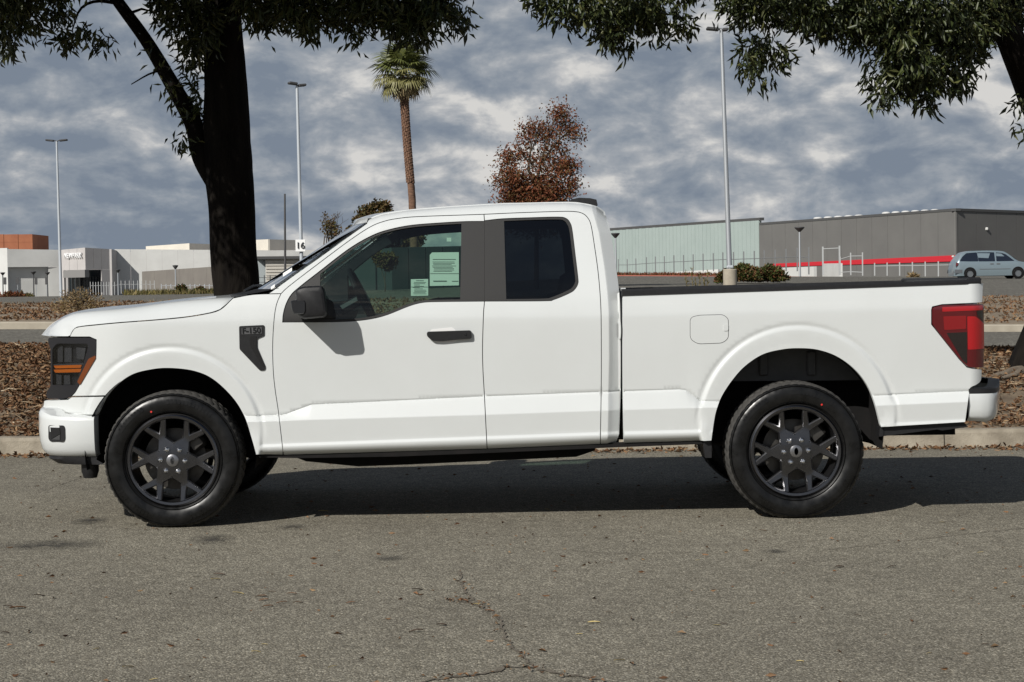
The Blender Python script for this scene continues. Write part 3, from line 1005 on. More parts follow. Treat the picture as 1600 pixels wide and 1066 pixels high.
gf = panel('door_glass', GF, GCLR, off=.016, gap=-.006, lip=0, parent=fdoor, creases=False)
gr = panel('door_glass', GR, GPRIV, off=.014, gap=-.006, lip=0, parent=rdoor, creases=False)
# dark inner lining seen through the windows
LIN_OUT = J(sm([(432, 475), (455, 447), (497, 412), (546, 377), (580, 355), (622, 341), (756, 334), (874, 330), (915, 345), (935, 430), (940, 500), (940, 690)]), [(445, 705)])
lining = panel('door_lining', LIN_OUT, INTR, off=.055, gap=0, lip=.0, h=.04, holes=[J(rounded(shrink(GF, -3), 3)) if False else GF + 0.0, GR + 0.0], creases=False)

# ---- hood
SHT = np.vstack([[(79, 526), (86, 526.5), (94, 526.5), (102, 526.5)], HOODCUT[::4]])
SIL = sm([(78, 526), (81, 520), (86, 512), (92, 506), (100, 499.5), (110, 494), (125, 489), (155, 484.7), (187, 480.6), (218, 476.3), (250, 472), (281, 468.6), (312, 466), (340, 464), (368, 462.5)], n=6)
ns = 56
def at_param(P, ts):
    s = np.r_[0, np.cumsum(np.linalg.norm(np.diff(P, axis=0), axis=1))]
    s /= s[-1]
    return np.c_[np.interp(ts, s, P[:, 0]), np.interp(ts, s, P[:, 1])]
ts = np.linspace(0, 1, ns) ** 1.25
sh = at_param(SHT, ts); si = at_param(SIL, ts)
SH3 = onside(sh)
SHY = YN + U(SH3[:, 0], SH3[:, 1])
rows = []
for i in range(ns):
    xs_, zs_, ys_ = SH3[i, 0], SH3[i, 1], SHY[i]
    yr = ys_ + .16
    far = sstep(130, 230, si[i, 0])
    Ysil = yr + far * 1.25
    rz = pix(si[i, 0], si[i, 1], Ysil)
    rx = float(pix(si[i, 0], si[i, 1], yr)[0])
    zr_ = max(float(rz[2]), zs_ + .001)
    row = []
    bow = .17 * (1 - ts[i]) ** 1.4
    for v in (0, .12, .3, .5, .7, .85, 1.0):
        e = 1 - (1 - v) ** 1.9
        row.append((xs_ + (rx - xs_) * v - bow * .12 * v, ys_ + (yr - ys_) * v, zs_ + (zr_ - zs_) * e + (.004 if v == 0 else 0)))
    for v in (.1, .2, .3, .45, .7, 1.0):
        c = v
        dip = -.012 * math.sin(min(v / .45, 1) * math.pi) * min(1, ts[i] * 4)
        row.append((rx - bow * (.12 + .88 * (1 - (1 - c) ** 2)), yr + (YC - yr) * v, zr_ + .018 * (1 - (1 - v) ** 2) * min(1, ts[i] * 3) + dip))
    row = np.array(row)
    rows.append(np.vstack([row, mirrorV(row[:-1][::-1])]))
hood = MB().loft(rows).build('hood', PAINT, TRUCK, TO, True, 60)
hood_front = rows[0]
hood_rear = rows[-1]
# ---- windshield
gl0 = onside(sm([(419.5, 459.3), (460, 430), (497, 404), (540, 373), (573, 349.5)]))
secs = []
for (x, z), t in zip(gl0, np.linspace(0, 1, len(gl0))):
    y0 = YN + float(U(x, z)) + .006
    bw = .225 + (.15 - .225) * t
    row = [(x - bw * (1 - (1 - v) ** 2.2), y0 + (YC - y0) * v, z + .004) for v in np.linspace(0, 1, 13)]
    secs.append(np.vstack([row, mirrorV(np.array(row[:-1])[::-1])]))
ws_secs = secs
ws = MB().loft(secs).build('windshield', GWS, TRUCK, TO, True, 60)
# black ceramic band down the screen's edge, top and cowl
SCR = secs
# ---- roof and headliner
xr = np.linspace(X0(576) + .02, X0(944), 40)
zrf = np.interp(xr, *L_RF)
secs, secl = [], []
for x, z in zip(xr, zrf):
    y0 = YN + float(U(x, z - .0005))
    row, rowl = [], []
    for v in np.linspace(0, 1, 13):
        zz = z + .022 * (1 - (1 - v) ** 2.2) - (.002 if v == 0 else 0)
        bowx = -.13 * (1 - (1 - v) ** 2) * max(0, 1 - (x - xr[0]) / .5)
        row.append((x + bowx, y0 - .004 + (YC - y0 + .004) * v, zz))
        rowl.append((x + bowx * .3, y0 + .03 + (YC - y0 - .03) * v, zz - .045))
    secs.append(np.vstack([row, mirrorV(np.array(row[:-1])[::-1])]))
    secl.append(np.vstack([rowl, mirrorV(np.array(rowl[:-1])[::-1])]))
lead = [ws_secs[-1] + np.array([.0, 0, .001]), ws_secs[-1] * .5 + secs[0] * .5 + np.array([-.012, 0, .012])]
MB().loft(lead + secs).build('roof', PAINT, TRUCK, TO, True, 60)
MB().loft(secl).build('headliner', LINER, TRUCK, TO, True, 60)
# high brake lamp and antenna fin on the roof's rear edge
fin = MB()
ya, yb = YC - .62, YC + .62
P = [(888, 316), (893, 311.5), (905, 309), (922, 309.8), (932, 312), (934, 321), (925, 322)]
A = pix([p[0] for p in P], [p[1] for p in P], YN + .33)
fin.prism(np.c_[A[:, 0], np.full(len(P), YN + .33), A[:, 2]], (0, 1.35, 0))
fin.build('roof_spoiler_lamp', BLK, TRUCK, TO, True, 25)
secs = SCR
a = [s[0] + np.array([0, .0, .003]) for s in secs]
b = [s[1] + (s[0] - s[1]) * .35 + np.array([-.001, 0, .003]) for s in secs]
V, Fc = MB().loft([a, b]).arr()
two('screen_surround', V, Fc, BLKG)
cw = []
for k in range(len(secs[0])):
    p = secs[0][k]
    cw.append([p + np.array([.06, 0, .03]), p + np.array([-.02, 0, .012]), np.array([hood_rear[min(k, len(hood_rear) - 1)][0] - .06 if False else p[0] - .13, p[1], p[2] - .006]), p + np.array([-.13, 0, -.12])])
MB().loft(cw).build('cowl', BLK, TRUCK, TO)
for k, yy in enumerate((YC - .55, YC + .05)):
    w = MB()
    b0 = np.array([X0(392) - .10, yy, secs[0][6][2] + .015])
    w.tube([b0, b0 + (.02, .25, .03), b0 + (.03, .52, .035)], .009, 6)
    w.build('wiper', BLK, TRUCK, TO)
# stickers low on the screen
for (p0, p1, w_) in (((438, 428.5), (452, 419.5), 6), ((419, 449.5), (425, 445), 5)):
    q = [(p0[0], p0[1] + w_ * .5), (p1[0], p1[1] + w_ * .5), (p1[0], p1[1] - w_ * .4), (p0[0], p0[1] - w_ * .4)]
    A = onside(q)
    mesh_obj('screen_sticker', [(a[0] + .012, YN + float(U(a[0], a[1])) + .03, a[1] - .004) for a in A], [(0, 1, 2, 3)], PAPER, TRUCK, TO, False)

# ---- cab back wall, floor, dash, seats
zbelt = float(pix(800, 471, YN)[2]); zroof = float(np.interp(0.4, *L_RF))
xb = X0(958)
zz_ = np.r_[np.linspace(.60, zbelt, 8), np.linspace(zbelt + .05, zroof - .025, 14)]
rows_, glz = [], []
for z in zz_:
    xe_ = float(np.interp(z, E_Z, E_X)) - .022
    y0 = YN + float(U(xe_ - .002, z)) + .035
    v_ = np.linspace(0, 1, 9)
    rows_.append([(xe_ + .012 * (1 - (2 * v - 1) ** 2), y0 + (2 * (YC - y0)) * v, z) for v in v_])
    if zbelt + .02 < z < zroof - .09:
        glz.append([(xe_ + .003 + .012 * (1 - (2 * v - 1) ** 2) + .006, YC + (2 * v - 1) * .70, z) for v in v_])
MB().loft(rows_).build('cab_back_panel', PAINT, TRUCK, TO, True, 50)
MB().loft(glz).build('rear_window', BLKG, TRUCK, TO, True, 50)
lin_b = MB()
lin_b.box((xb - .09, YC, (zbelt + .60) / 2), (.02, 1.74, zbelt - .60))
lin_b.box((-.35, YC, .58), (2.35, 1.75, .03))
lin_b.build('cabin_floor', INTR, TRUCK, TO, False)
dash = MB()
xd = X0(470)
prof = [(-.35, zbelt - .42), (-.36, zbelt - .10), (-.25, zbelt - .015), (.0, zbelt + .012), (.16, zbelt + .01), (.20, zbelt - .06), (.14, zbelt - .18), (.10, zbelt - .45)]
dash.prism([(xd + a, YC - .78, b) for a, b in prof], (0, 1.56, 0))
dash.build('dashboard', INTR, TRUCK, TO)
sw = MB()
th = np.linspace(0, 2 * math.pi, 33)
cen = np.array([X0(556), YC - .43, zbelt + .03])
tilt = Euler((0, R(-25), 0)).to_matrix()
ring = [cen + np.array(tilt @ Vector((0, .19 * math.cos(t), .19 * math.sin(t)))) for t in th]
sw.tube(ring, .016, 8, cap=False)
for a in (0, math.pi, -math.pi / 2):
    sw.tube([cen, cen + np.array(tilt @ Vector((-.01, .18 * math.cos(a), .18 * math.sin(a))))], .014, 6)
sw.rbox(tuple(cen), (.06, .14, .12), .02, (0, R(-25), 0))
sw.tube([cen, cen + (-.3, 0, -.16)], .035, 8)
sw.build('steering_wheel', BLK, TRUCK, TO)
for s in (-1, 1):
    seat = MB()
    yy = YC + s * .42
    xs0 = X0(700)
    pr = [(-.60, zbelt - .50), (-.62, zbelt - .40), (-.30, zbelt - .37), (-.03, zbelt - .39), (.04, zbelt - .10), (.11, zbelt + .13), (.19, zbelt + .15), (.24, zbelt + .08), (.16, zbelt - .30), (.10, zbelt - .52)]
    secs_ = []
    for w_, ins in ((-.25, .05), (-.22, .0), (0, .012), (.22, .0), (.25, .05)):
        c = np.array([(p[0], p[1]) for p in pr]); m_ = c.mean(0)
        c2 = m_ + (c - m_) * (1 - ins)
        secs_.append([(xs0 + a, yy + w_, b) for a, b in c2])
    seat.loft(secs_, closed=True, caps=True)
    so = seat.build('front_seat', SEAT, TRUCK, TO, True, 50)
    hr = MB().rbox((xs0 + .20, yy, zbelt + .255), (.10, .27, .17), .035, (0, R(14), 0))
    for q in (-.06, .06):
        hr.tube([(xs0 + .17, yy + q, zbelt + .10), (xs0 + .19, yy + q, zbelt + .22)], .007, 6)
    hr.build('headrest', SEAT, so, TO, True, 50)
rs = MB()
rs.rbox((X0(895), YC, zbelt - .12), (.16, 1.45, .62), .05, (0, R(12), 0))
rs.rbox((X0(835), YC, zbelt - .42), (.45, 1.45, .16), .05)
rs.build('rear_bench', SEAT, TRUCK, TO, True, 50)
# sun visor area mirror
MB().rbox((X0(610), YC, zroof - .20), (.03, .24, .06), .012).build('rear_view_mirror', BLK, TRUCK, TO)
# papers behind the driver's glass
def paper(name, q, lines):
    A = onside(q, .022)
    V = [(a[0], YN + float(U(a[0], a[1])) + .022, a[1]) for a in A]
    o = mesh_obj(name, V, [tuple(range(len(V)))[::-1]], PAPER, gf[0].parent, TO, False)
    mb = MB()
    for (x0, x1, y0, y1) in lines:
        B = onside([(x0, y0), (x1, y0), (x1, y1), (x0, y1)], .0195)
        mb.add([(b[0], YN + float(U(b[0], b[1])) + .0195, b[1]) for b in B], [(3, 2, 1, 0)])
    if mb.n:
        tag(mb.build('print_line', INK, o, TO, False), kind='stuff')
    o['label'] = 'printed paper taped inside the driver window'
    return o
ln = [(676, 712, 405, 405.8)]
rr2 = random.Random(3)
for y in np.arange(409, 424, 2.1):
    ln.append((675 + rr2.random() * 3, 705 + rr2.random() * 9, y, y + .55))
ln += [(672, 718, 427.3, 427.9), (677, 698, 438.6, 440.2), (706, 716, 439, 440)]
paper('window_sticker', [(671.5, 398.5), (675, 394.6), (717, 394.2), (717, 446), (671.5, 447)], ln)
l2 = [(650, 662, 438.2, 439), (642.3, 668.5, 448.2, 448.8)]
for y in np.arange(441, 460, 2.0):
    l2.append((644 + rr2.random() * 4, 655 + rr2.random() * 12, y, y + .5))
paper('window_sticker', [(642, 436.5), (669, 436), (669, 462), (642, 462.5)], l2)
paper('window_sticker', [(698, 371.5), (705, 371.5), (705, 377.5), (698, 377.5)], [])

# ---- fender vent with lettering
vo = rounded([(373.5, 509.8), (413, 508), (413, 525), (402, 529.5), (402, 543), (415.3, 574), (413.5, 579), (406, 579.3), (374.3, 546)], 2.5, 3)
vent = panel('fender_vent', J(vo), BLK, off=-.006, gap=0, lip=.02, h=.012, creases=False)
vs_ = panel('vent_slot', J(rounded([(390.5, 525.5), (401, 525.5), (401, 543.5), (413.5, 573), (411, 574), (391, 541)], 1.2, 2)), BLKG, off=-.0075, gap=0, lip=.01, h=.012, parent=vent, creases=False)
bp_ = panel('badge_plate', J(rounded([(377.5, 512.5), (409, 511.2), (409, 521.5), (377.5, 522.8)], 1, 2)), mat('badge_field', (.075, .075, .078), .45), off=-.009, gap=0, lip=.005, h=.012, parent=vent, creases=False)
def text_obj(name, body, size, m, parent, matrix, extrude=.002, origin=None, bold=0.0, xs=1.0):
    cu = bpy.data.curves.new(name, 'FONT')
    cu.body = body
    cu.size = size
    cu.extrude = extrude
    cu.offset = bold
    cu.align_x = 'CENTER'; cu.align_y = 'CENTER'
    tmp = bpy.data.objects.new(name + '_c', cu)
    COL.objects.link(tmp)
    dg = bpy.context.evaluated_depsgraph_get()
    me = bpy.data.meshes.new_from_object(tmp.evaluated_get(dg))
    bpy.data.objects.remove(tmp)
    me.name = name
    if xs != 1.0:
        me.transform(Matrix.Diagonal((xs, 1, 1, 1)))
    me.transform(matrix)
    if origin is not None:
        me.transform(Matrix.Translation(-Vector(origin)))
    me.materials.clear()
    me.materials.append(m)
    o = bpy.data.objects.new(name, me)
    return link(o, parent)
fa, fb = onside([(377, 517.5), (409, 516.3)])
fc = onside([(393.3, 516.9)])[0]
slope = math.atan2(fb[1] - fa[1], fb[0] - fa[0])
mt = Matrix.Translation((fc[0], YN + float(U(*fc)) - .0105, fc[1])) @ Euler((R(90), 0, 0)).to_matrix().to_4x4() @ Matrix.Rotation(slope, 4, 'Z')
text_obj('lettering', 'F-150', .045, mat('badge_black', (.006, .006, .006), .3), vent[0], mt, .0015, TO, .0012, 1.08)
# ---- fuel door
fd = rounded([(1078, 496), (1092, 492.3), (1130, 491.3), (1138.5, 498), (1138.5, 529), (1129, 536.5), (1090, 538), (1078, 530)], 7, 5)
groove = panel('fuel_door', J(fd), BLKG, off=-.0008, gap=0, lip=0, h=.03, parent=bed, creases=False)
panel('fuel_flap', J(fd), PAINT, off=-.0025, gap=.0028, lip=.003, h=.03, parent=(bed[0], bed[1]), creases=False)
panel('finger_notch', J(rounded([(1130.5, 507), (1138, 506.5), (1138, 517), (1130.5, 517.5)], 2.5, 4)), PAINT, off=-.006, gap=0, lip=.006, h=.02, parent=bed, creases=False)
# ---- door handle
hd = panel('door_handle', J(rounded([(667, 518.5), (736, 516.3), (737, 529.5), (718, 530.5), (690, 533.5), (676, 533), (667, 525.5)], 3.5, 4)), BLK, off=-.022, gap=0, lip=.03, h=.015, parent=fdoor, creases=False)
panel('handle_recess', J(rounded([(672, 515), (707, 511.5), (712, 516), (716, 531), (706, 537.5), (685, 537), (674, 531)], 4, 4)), mat('recess_white', (.74, .74, .73), .45, coat=1), off=-.0012, gap=0, lip=.002, h=.02, parent=fdoor, creases=False)
lk = onside([(727.5, 522.5)])[0]
V, Fc = MB().lathe([(0, 0.0001), (0, .007), (.004, .009)], 16, 'y', (lk[0], YN + float(U(*lk)) - .025, lk[1])).arr()
two('lock_cylinder', V, Fc, BLKG, fdoor)
# ---- mirror
def mirror_sec(pts, y):
    A = pix([p[0] for p in pts], [p[1] for p in pts], y)
    return np.c_[A[:, 0], np.full(len(pts), y), A[:, 2]]
base = rounded([(461, 452), (474, 447.6), (502.5, 446.2), (506.5, 452), (511.5, 489), (508, 496), (474, 499), (464, 492.5)], 5, 4)
def sc_(P, s, cx=487, cy=473, dx=0, dy=0):
    return [((p[0] - cx) * s + cx + dx, (p[1] - cy) * s + cy + dy) for p in P]
secs = [mirror_sec(sc_(base, s, dx=dx), YN + o) for s, o, dx in ((.72, -.255, 0), (.9, -.247, 0), (.985, -.228, 0), (1.0, -.20, 0), (1.0, -.12, 0), (.97, -.05, 2), (.93, -.02, 3))]
mb = MB().loft(secs, closed=True, caps=True)
V, Fc = mb.arr()
mir = two('side_mirror', V, Fc, BLK, fdoor, angle=28)
nb = rounded([(454, 471), (458, 469.5), (476.5, 469.5), (477.5, 473), (477.5, 488), (474, 491), (460, 491), (455.5, 485)], 2.5, 3)
V, Fc = MB().loft([mirror_sec(sc_(nb, s, 466, 480), YN + o) for s, o in ((.9, -.262), (1, -.255), (1, -.05))], closed=True, caps=True).arr()
two('turn_lamp', V, Fc, BLKG, mir, angle=28)
V, Fc = MB().loft([mirror_sec(P_, YN + o) for P_, o in ((rounded([(470, 462), (508, 464), (509, 492), (470, 494)], 4, 3), -.03), (rounded([(470, 464), (520, 470), (530, 503), (470, 503)], 4, 3), .045))], closed=True, caps=True).arr()
two('mirror_arm', V, Fc, BLK, mir, angle=28)
# ---- headlight
hin = rounded([(89, 537), (136, 537), (138, 541), (131, 566), (124, 585), (118, 602), (82, 602), (82, 545)], 2, 2)
hl = panel('headlight', HLOUT, mat('lamp_bezel', (.012, .012, .015), .3, coat=.5), off=-.004, gap=.001, lip=.10, h=.014, holes=[hin], creases=False)
panel('lamp_back', J(hin), BLKG, off=.05, gap=-.012, lip=0, h=.03, parent=hl, creases=False)
for q, m_, o_ in (([(90, 540), (98, 540), (98, 566), (90, 566)], REFL, .028), ([(100, 541), (112, 541), (112, 566), (100, 566)], REFL, .042), ([(119, 543), (134, 544), (131, 562), (120, 561)], REFL, .012), ([(88, 585), (96, 585), (96, 601), (88, 601)], REFL, .03), ([(100, 586), (109, 586), (110, 601), (100, 601)], REFL, .035)):
    panel('reflector', J(rounded(q, 1, 2)), m_, off=o_, gap=0, lip=.02, h=.02, parent=hl, creases=False)
for y0, y1 in ((570.5, 575.8), (576.8, 582.5)):
    panel('amber_bar', J(rounded([(83.5, y0 + 1), (128, y0 - .6), (126, y1 - .8), (86, y1)], 1.5, 3)), AMB, off=.004, gap=0, lip=.03, h=.02, parent=hl, creases=False)
panel('light_shelf', J([(82, 569.5), (130, 567.5), (130, 570), (82, 571)]), REFL, off=.003, gap=0, lip=.04, h=.02, parent=hl, creases=False)
panel('side_marker', J(rounded([(149, 555.5), (138, 561), (120.5, 597), (125, 601.5), (149.3, 560)], 1, 2)), AMBD, off=-.0065, gap=0, lip=.004, h=.012, parent=hl, creases=False)
panel('lamp_lens', J(hin), GLAMP, off=-.001, gap=-.004, lip=0, h=.03, parent=hl, creases=False)
# ---- grille between the lamps
zf0, zf1 = float(pix(78, 625, YN + .2)[2]), float(pix(78, 527, YN + .2)[2])
front_line = [(p[0], p[1]) for p in hood_front]
gx = np.array(front_line)
ylo = YN + .245
sel = gx[(gx[:, 1] > ylo) & (gx[:, 1] < 2 * YC - ylo)] + np.array([.07, 0])
secs = [[(a + .012, b, zf1 + .01), (a + .05, b, zf1 - .03), (a + .05, b, zf0 + .02), (a + .0, b, zf0 - .01)] for a, b in sel]
MB().loft(secs).build('grille', BLK, TRUCK, TO)
for z in np.linspace(zf0 + .04, zf1 - .04, 5):
    MB().loft([[(a + .045, b, z + .022), (a + .004, b, z + .014), (a + .004, b, z - .014), (a + .045, b, z - .022)] for a, b in sel]).build('grille_bar', BLKG, TRUCK, TO)
# ---- front bumper (swept round the corner)
def sweep(ptsY, prof, name, m, parent=None, cap=True):
    secs = []
    for (px_, o) in ptsY:
        Y = YN + o
        secs.append([(float(pix(px_, py, Y)[0]) + dx, Y + dy, float(pix(px_ if px_ > 60 else 60, py, YN)[2])) for py, dx, dy in prof])
    near = [np.array(s) for s in secs]
    far = [mirrorV(s) for s in near[::-1]]
    if abs(near[-1][0][1] - YC) < .01:
        far = far[1:]
    return near + far
path = [(147, .014), (135, .012), (120, .018), (105, .03), (90, .052), (78, .08), (69, .115), (63, .16), (61, .22), (62, .32), (64, .5), (66, .75), (67, YC - YN)]
near = []
def bump_sec(px_, o, prof):
    Y = YN + o
    x = float(pix(px_, 680, Y)[0])
    s = []
    for py, ins in prof:
        z = float(pix(100, py, YN)[2])
        s.append((x, Y, z, ins))
    return s
prof = [(640.5, .13), (641, .03), (643, .012), (648, .002), (655, 0), (675, 0), (692, .004), (704, .015), (711, .03), (715.5, .055)]
raw = [bump_sec(a, o, prof) for a, o in path]
secs = []
for i, s in enumerate(raw):
    p0 = np.array(raw[max(i - 1, 0)][0][:2]); p1 = np.array(raw[min(i + 1, len(raw) - 1)][0][:2])
    t = p1 - p0
    t /= np.linalg.norm(t)
    nrm = np.array([-t[1], t[0]]) if False else np.array([t[1], -t[0]])
    # inward normal points to the truck's inside (+x, +y)
    if nrm @ np.array([1.0, .6]) < 0:
        nrm = -nrm
    top = 6.0 * max(0, (i - 4)) / 8 * 0
    secs.append(np.array([(p[0] + nrm[0] * p[3], p[1] + nrm[1] * p[3], p[2] - (float(np.interp(path[i][0], [61.5, 70, 80, 147], [0, .020, .036, .043])) * (1, 1, .9, .75, .35, 0)[k] if k < 6 and i < 9 else 0)) for k, p in enumerate(s)]))
secs += [mirrorV(s) for s in secs[:-1][::-1]]
fbump = MB().loft(secs).build('front_bumper', PAINT, TRUCK, TO, True, 40)
b = secs[0].copy(); b[:, 1] += .12
V, Fc = MB().loft([secs[0], b]).arr()
two('bumper_return', V, Fc, PAINT, (fbump, fbump))
# lower dark valance and tow hook
secs2 = [np.array([s[-1] + (.01, 0, .012), s[-1] + (.0, 0, -.02), s[-1] + (.05, 0, -.05)]) for s in secs]
MB().loft(secs2).build('air_dam', BLK, fbump, TO)
# fog lamp recess on the bumper side
def bump_y(px_):
    return np.interp(px_, [69, 78, 90, 105, 120, 135, 147], [.115, .08, .052, .03, .018, .012, .014])
def on_bumper(name, q, m, off, parent, depth=.02):
    P = np.array(q, float)
    Y = YN + bump_y(P[:, 0]) + off
    A = pix(P[:, 0], P[:, 1], Y)
    n = len(P)
    V = np.vstack([A, A + np.array([0, depth, 0])])
    Fc = [tuple(range(n))] + [(i, n + i, n + (i + 1) % n, (i + 1) % n) for i in range(n)]
    return two(name, V, Fc, m, parent, angle=30)
fg = rounded([(75.5, 664.5), (100, 665), (102, 670), (101.5, 686), (99, 690.5), (78, 690), (75.5, 685)], 3, 4)
fog = on_bumper('fog_lamp', fg, BLK, -.004, (fbump, fbump))
for q, m_ in (([(78.5, 668), (93, 668.5), (94, 678), (80, 686)], BLKG), ([(80, 687), (93.5, 679), (93.5, 687.5)], REFL)):
    on_bumper('fog_lens', q, m_, -.006, fog)
hooks = MB().loft([[(x, y, z) for x, y in np.c_[X0(127) + r_ * np.cos(th), YN + .16 + r_ * np.sin(th)]] for z, r_ in ((float(pix(127, 718, YN)[2]), .052), (float(pix(127, 741, YN)[2]), .052), (float(pix(127, 745, YN)[2]), .046), (float(pix(127, 751, YN)[2]), .040))], closed=False, caps=True)
V, Fc = hooks.arr()
two('air_dam_bracket', V, Fc, BLK, (fbump, fbump))

# ---- tail light
tl0 = rounded([(1537, 475.2), (1472, 477), (1458.5, 480.5), (1457, 484), (1457, 506.5), (1500, 561), (1512.5, 573), (1522, 574.5), (1537, 574)], 2.5, 3)
tlm = panel('tail_light', J(tl0), REDL, off=-.005, gap=0, lip=.05, h=.014, creases=False)
for q, m_, o_ in (([(1472.5, 480), (1536, 477.2), (1536, 484.5), (1472.5, 487.3)], REDB, -.008),
                  ([(1474, 494.5), (1509.5, 493.5), (1509.5, 514), (1475.5, 516)], REDM, -.0075),
                  ([(1511.5, 494.5), (1524, 494.5), (1537.5, 506), (1538, 545), (1512.5, 546.5)], REDB, -.0072),
                  ([(1479, 520.5), (1511, 519), (1511, 569), (1504, 563)], SMK, -.0078),
                  ([(1526, 486), (1536.5, 485.5), (1536.5, 502), (1527, 493.5)], SMK, -.0077)):
    panel('lens_section', J(rounded(q, 1.5, 3)), m_, off=o_, gap=0, lip=.004, h=.014, parent=tlm, creases=False)
# rear faces of the tail lamps, tailgate
xr_ = X0(1538)
V, Fc = MB().rbox((xr_ - .012, YN + .115, float(pix(1538, 525, YN)[2])), (.03, .12, .37), .01).arr()
two('rear_lens', V, Fc, REDL, tlm, angle=30)
zt0, zt1 = float(pix(1535, 600, YN)[2]), float(pix(1535, 440, YN)[2])
tg = MB().rbox((xr_ - .035, YC, (zt0 + zt1) / 2), (.06, 1.66, zt1 - zt0), .015)
tgo = tg.build('tailgate', PAINT, TRUCK, TO)
MB().rbox((xr_ - .03, YC, zt1 + .012), (.085, 1.84, .028), .01).build('tailgate_cap', BLK, tgo, TO)
MB().rbox((xr_ + .0, YC, zt1 - .14), (.02, .26, .06), .008).build('tailgate_handle', BLK, tgo, TO)
V, Fc = MB().box((xr_ - .075, YN + .12, zt1 - .09), (.05, .14, .12)).arr()
two('bed_post', V, Fc, PAINT, smooth=False)
# ---- bed interior and rail cap
px_s = np.linspace(972, 1536, 24)
rail, inner = [], []
for p in px_s:
    f_ = (p - 972) / 564
    yt, yb_ = 451.8 + (436.8 - 451.8) * f_, 462.5 + (443.3 - 462.5) * f_
    A = pix(p, yt, YN + .01); B = pix(p, yb_, YN + .01)
    x = float(A[0]); y0 = YN + float(U(x, B[2]))
    rail.append([(x, y0 - .006, B[2]), (x, y0 - .006, A[2] - .012), (x, y0 + .004, A[2]), (x, y0 + .085, A[2]), (x, y0 + .095, A[2] - .012), (x, y0 + .095, B[2] - .03)])
    inner.append([(x, y0 + .09, B[2] - .02), (x, y0 + .09, 1.05)])
V, Fc = MB().loft(rail, caps=True).arr()
two('bed_rail_cap', V, Fc, BLK, angle=30)
V, Fc = MB().loft(inner).arr()
two('bed_inner_wall', V, Fc, PAINT)
fl = MB().box(((X0(972) + xr_) / 2, YC, 1.04), (xr_ - X0(972) - .06, 1.84, .03))
fl.box((X0(977), YC, 1.12), (.03, 1.80, .54))
fl.build('bed_floor', PAINT, TRUCK, TO, False)
# ---- rear bumper
rp = [(1514, .03), (1530, .028), (1544, .035), (1552, .055), (1557, .09), (1559.5, .14), (1561, .22), (1563, .45), (1563, .75), (1563, YC - YN)]
pr = [(615.8, .004), (620, 0), (640, .004), (650, .010), (657, .022), (662, .06)]
secs, pads = [], []
def rear_z(py, px_):
    return float(pix(1540, py, YN)[2])
for i, (p, o) in enumerate(rp):
    a, b = rp[max(i - 1, 0)], rp[min(i + 1, len(rp) - 1)]
    Pa = np.array([pix(a[0], 640, YN + a[1])[0], a[1]]); Pb = np.array([pix(b[0], 640, YN + b[1])[0], b[1]])
    t = Pb - Pa; t /= np.linalg.norm(t)
    nrm = np.array([-t[1], t[0]])
    if nrm @ np.array([-1, .6]) < 0:
        nrm = -nrm
    x = float(pix(p, 640, YN + o)[0])
    secs.append(np.array([(x + nrm[0] * q, YN + o + nrm[1] * q, rear_z(py, p) + (.012 * (1 - i / 3) if i < 3 and k > 3 else 0)) for k, (py, q) in enumerate(pr)]))
    pads.append(np.array([(x + nrm[0] * q, YN + o + nrm[1] * q, rear_z(py, p)) for py, q in ((606.8, .075), (606.8, .012), (608.5, .004), (615.4, .003), (616.5, .02))]))
full = secs + [mirrorV(s) for s in secs[:-1][::-1]]
rb = MB().loft(full).build('rear_bumper', PAINT, TRUCK, TO, True, 40)
MB().loft(pads + [mirrorV(s) for s in pads[:-1][::-1]]).build('step_pad', BLK, rb, TO, True, 40)
b = full[0].copy(); b[:, 1] += .15
V, Fc = MB().loft([full[0], b]).arr()
two('bumper_return', V, Fc, BLK, (rb, rb))
MB().box((xr_ - .04, YC, rear_z(636, 1540)), (.14, 1.7, .15)).build('hitch_beam', DARK, rb, TO, False)
# black lower trims
V, Fc = MB().prism(np.array([(a, YN + .035, b) for a, b in onside([(1376, 669), (1508, 660.5), (1512, 667), (1470, 672), (1462, 670.5), (1375, 683)])]), (0, .10, 0)).arr()
two('quarter_trim', V, Fc, BLK, smooth=False)
V, Fc = MB().prism(np.array([(a, YN + .04, b) for a, b in onside([(1100.5, 677), (1113, 677), (1113, 716.5), (1103, 716), (1100, 700)])]), (0, .24, 0)).arr()
two('mud_flap', V, Fc, BLK, smooth=False)
# ---- underbody
ub = MB()
for s in (-1, 1):
    ub.box((.15, YC + s * .46, .53), (5.2, .09, .17))
for x in (-2.2, -1.3, -.2, .8, 1.7, 2.4):
    ub.box((x, YC, .55), (.12, .9, .10))
ub.build('chassis_frame', DARK, TRUCK, TO, False)
MB().box((-.2, YC, .575), (2.5, 1.86, .06)).build('floor_pan', DARK, TRUCK, TO, False)
sill = MB()
sill.loft([[(a, YN + .055, b), (a, YN + .05, c), (a, YN + .25, c)] for (a, b), c in zip(onside([(402, 707), (470, 706), (620, 703), (760, 699), (967, 690), (1100, 686)]), [float(pix(p, q, YN + .05)[2]) for p, q in ((402, 715), (470, 716), (620, 713.5), (760, 708), (967, 699), (1100, 694))])])
V, Fc = sill.arr()
two('rocker_trim', V, Fc, DARK)
tank = MB()
tk = pix([455, 478, 560, 640, 900, 930], [712, 721, 729, 726, 714, 704], YN + .30)
tank.prism([(a, YN + .30, c) for a, _, c in tk] + [(tk[-1][0], YN + .30, .62), (tk[0][0], YN + .30, .62)], (0, .55, 0))
tank.build('fuel_tank', DARK, TRUCK, TO)
ex = MB().tube([(-1.2, YC + .3, .42), (.6, YC + .3, .44), (1.2, YC + .32, .5), (2.4, YC + .55, .5), (2.75, YC + .75, .5)], .04, 10)
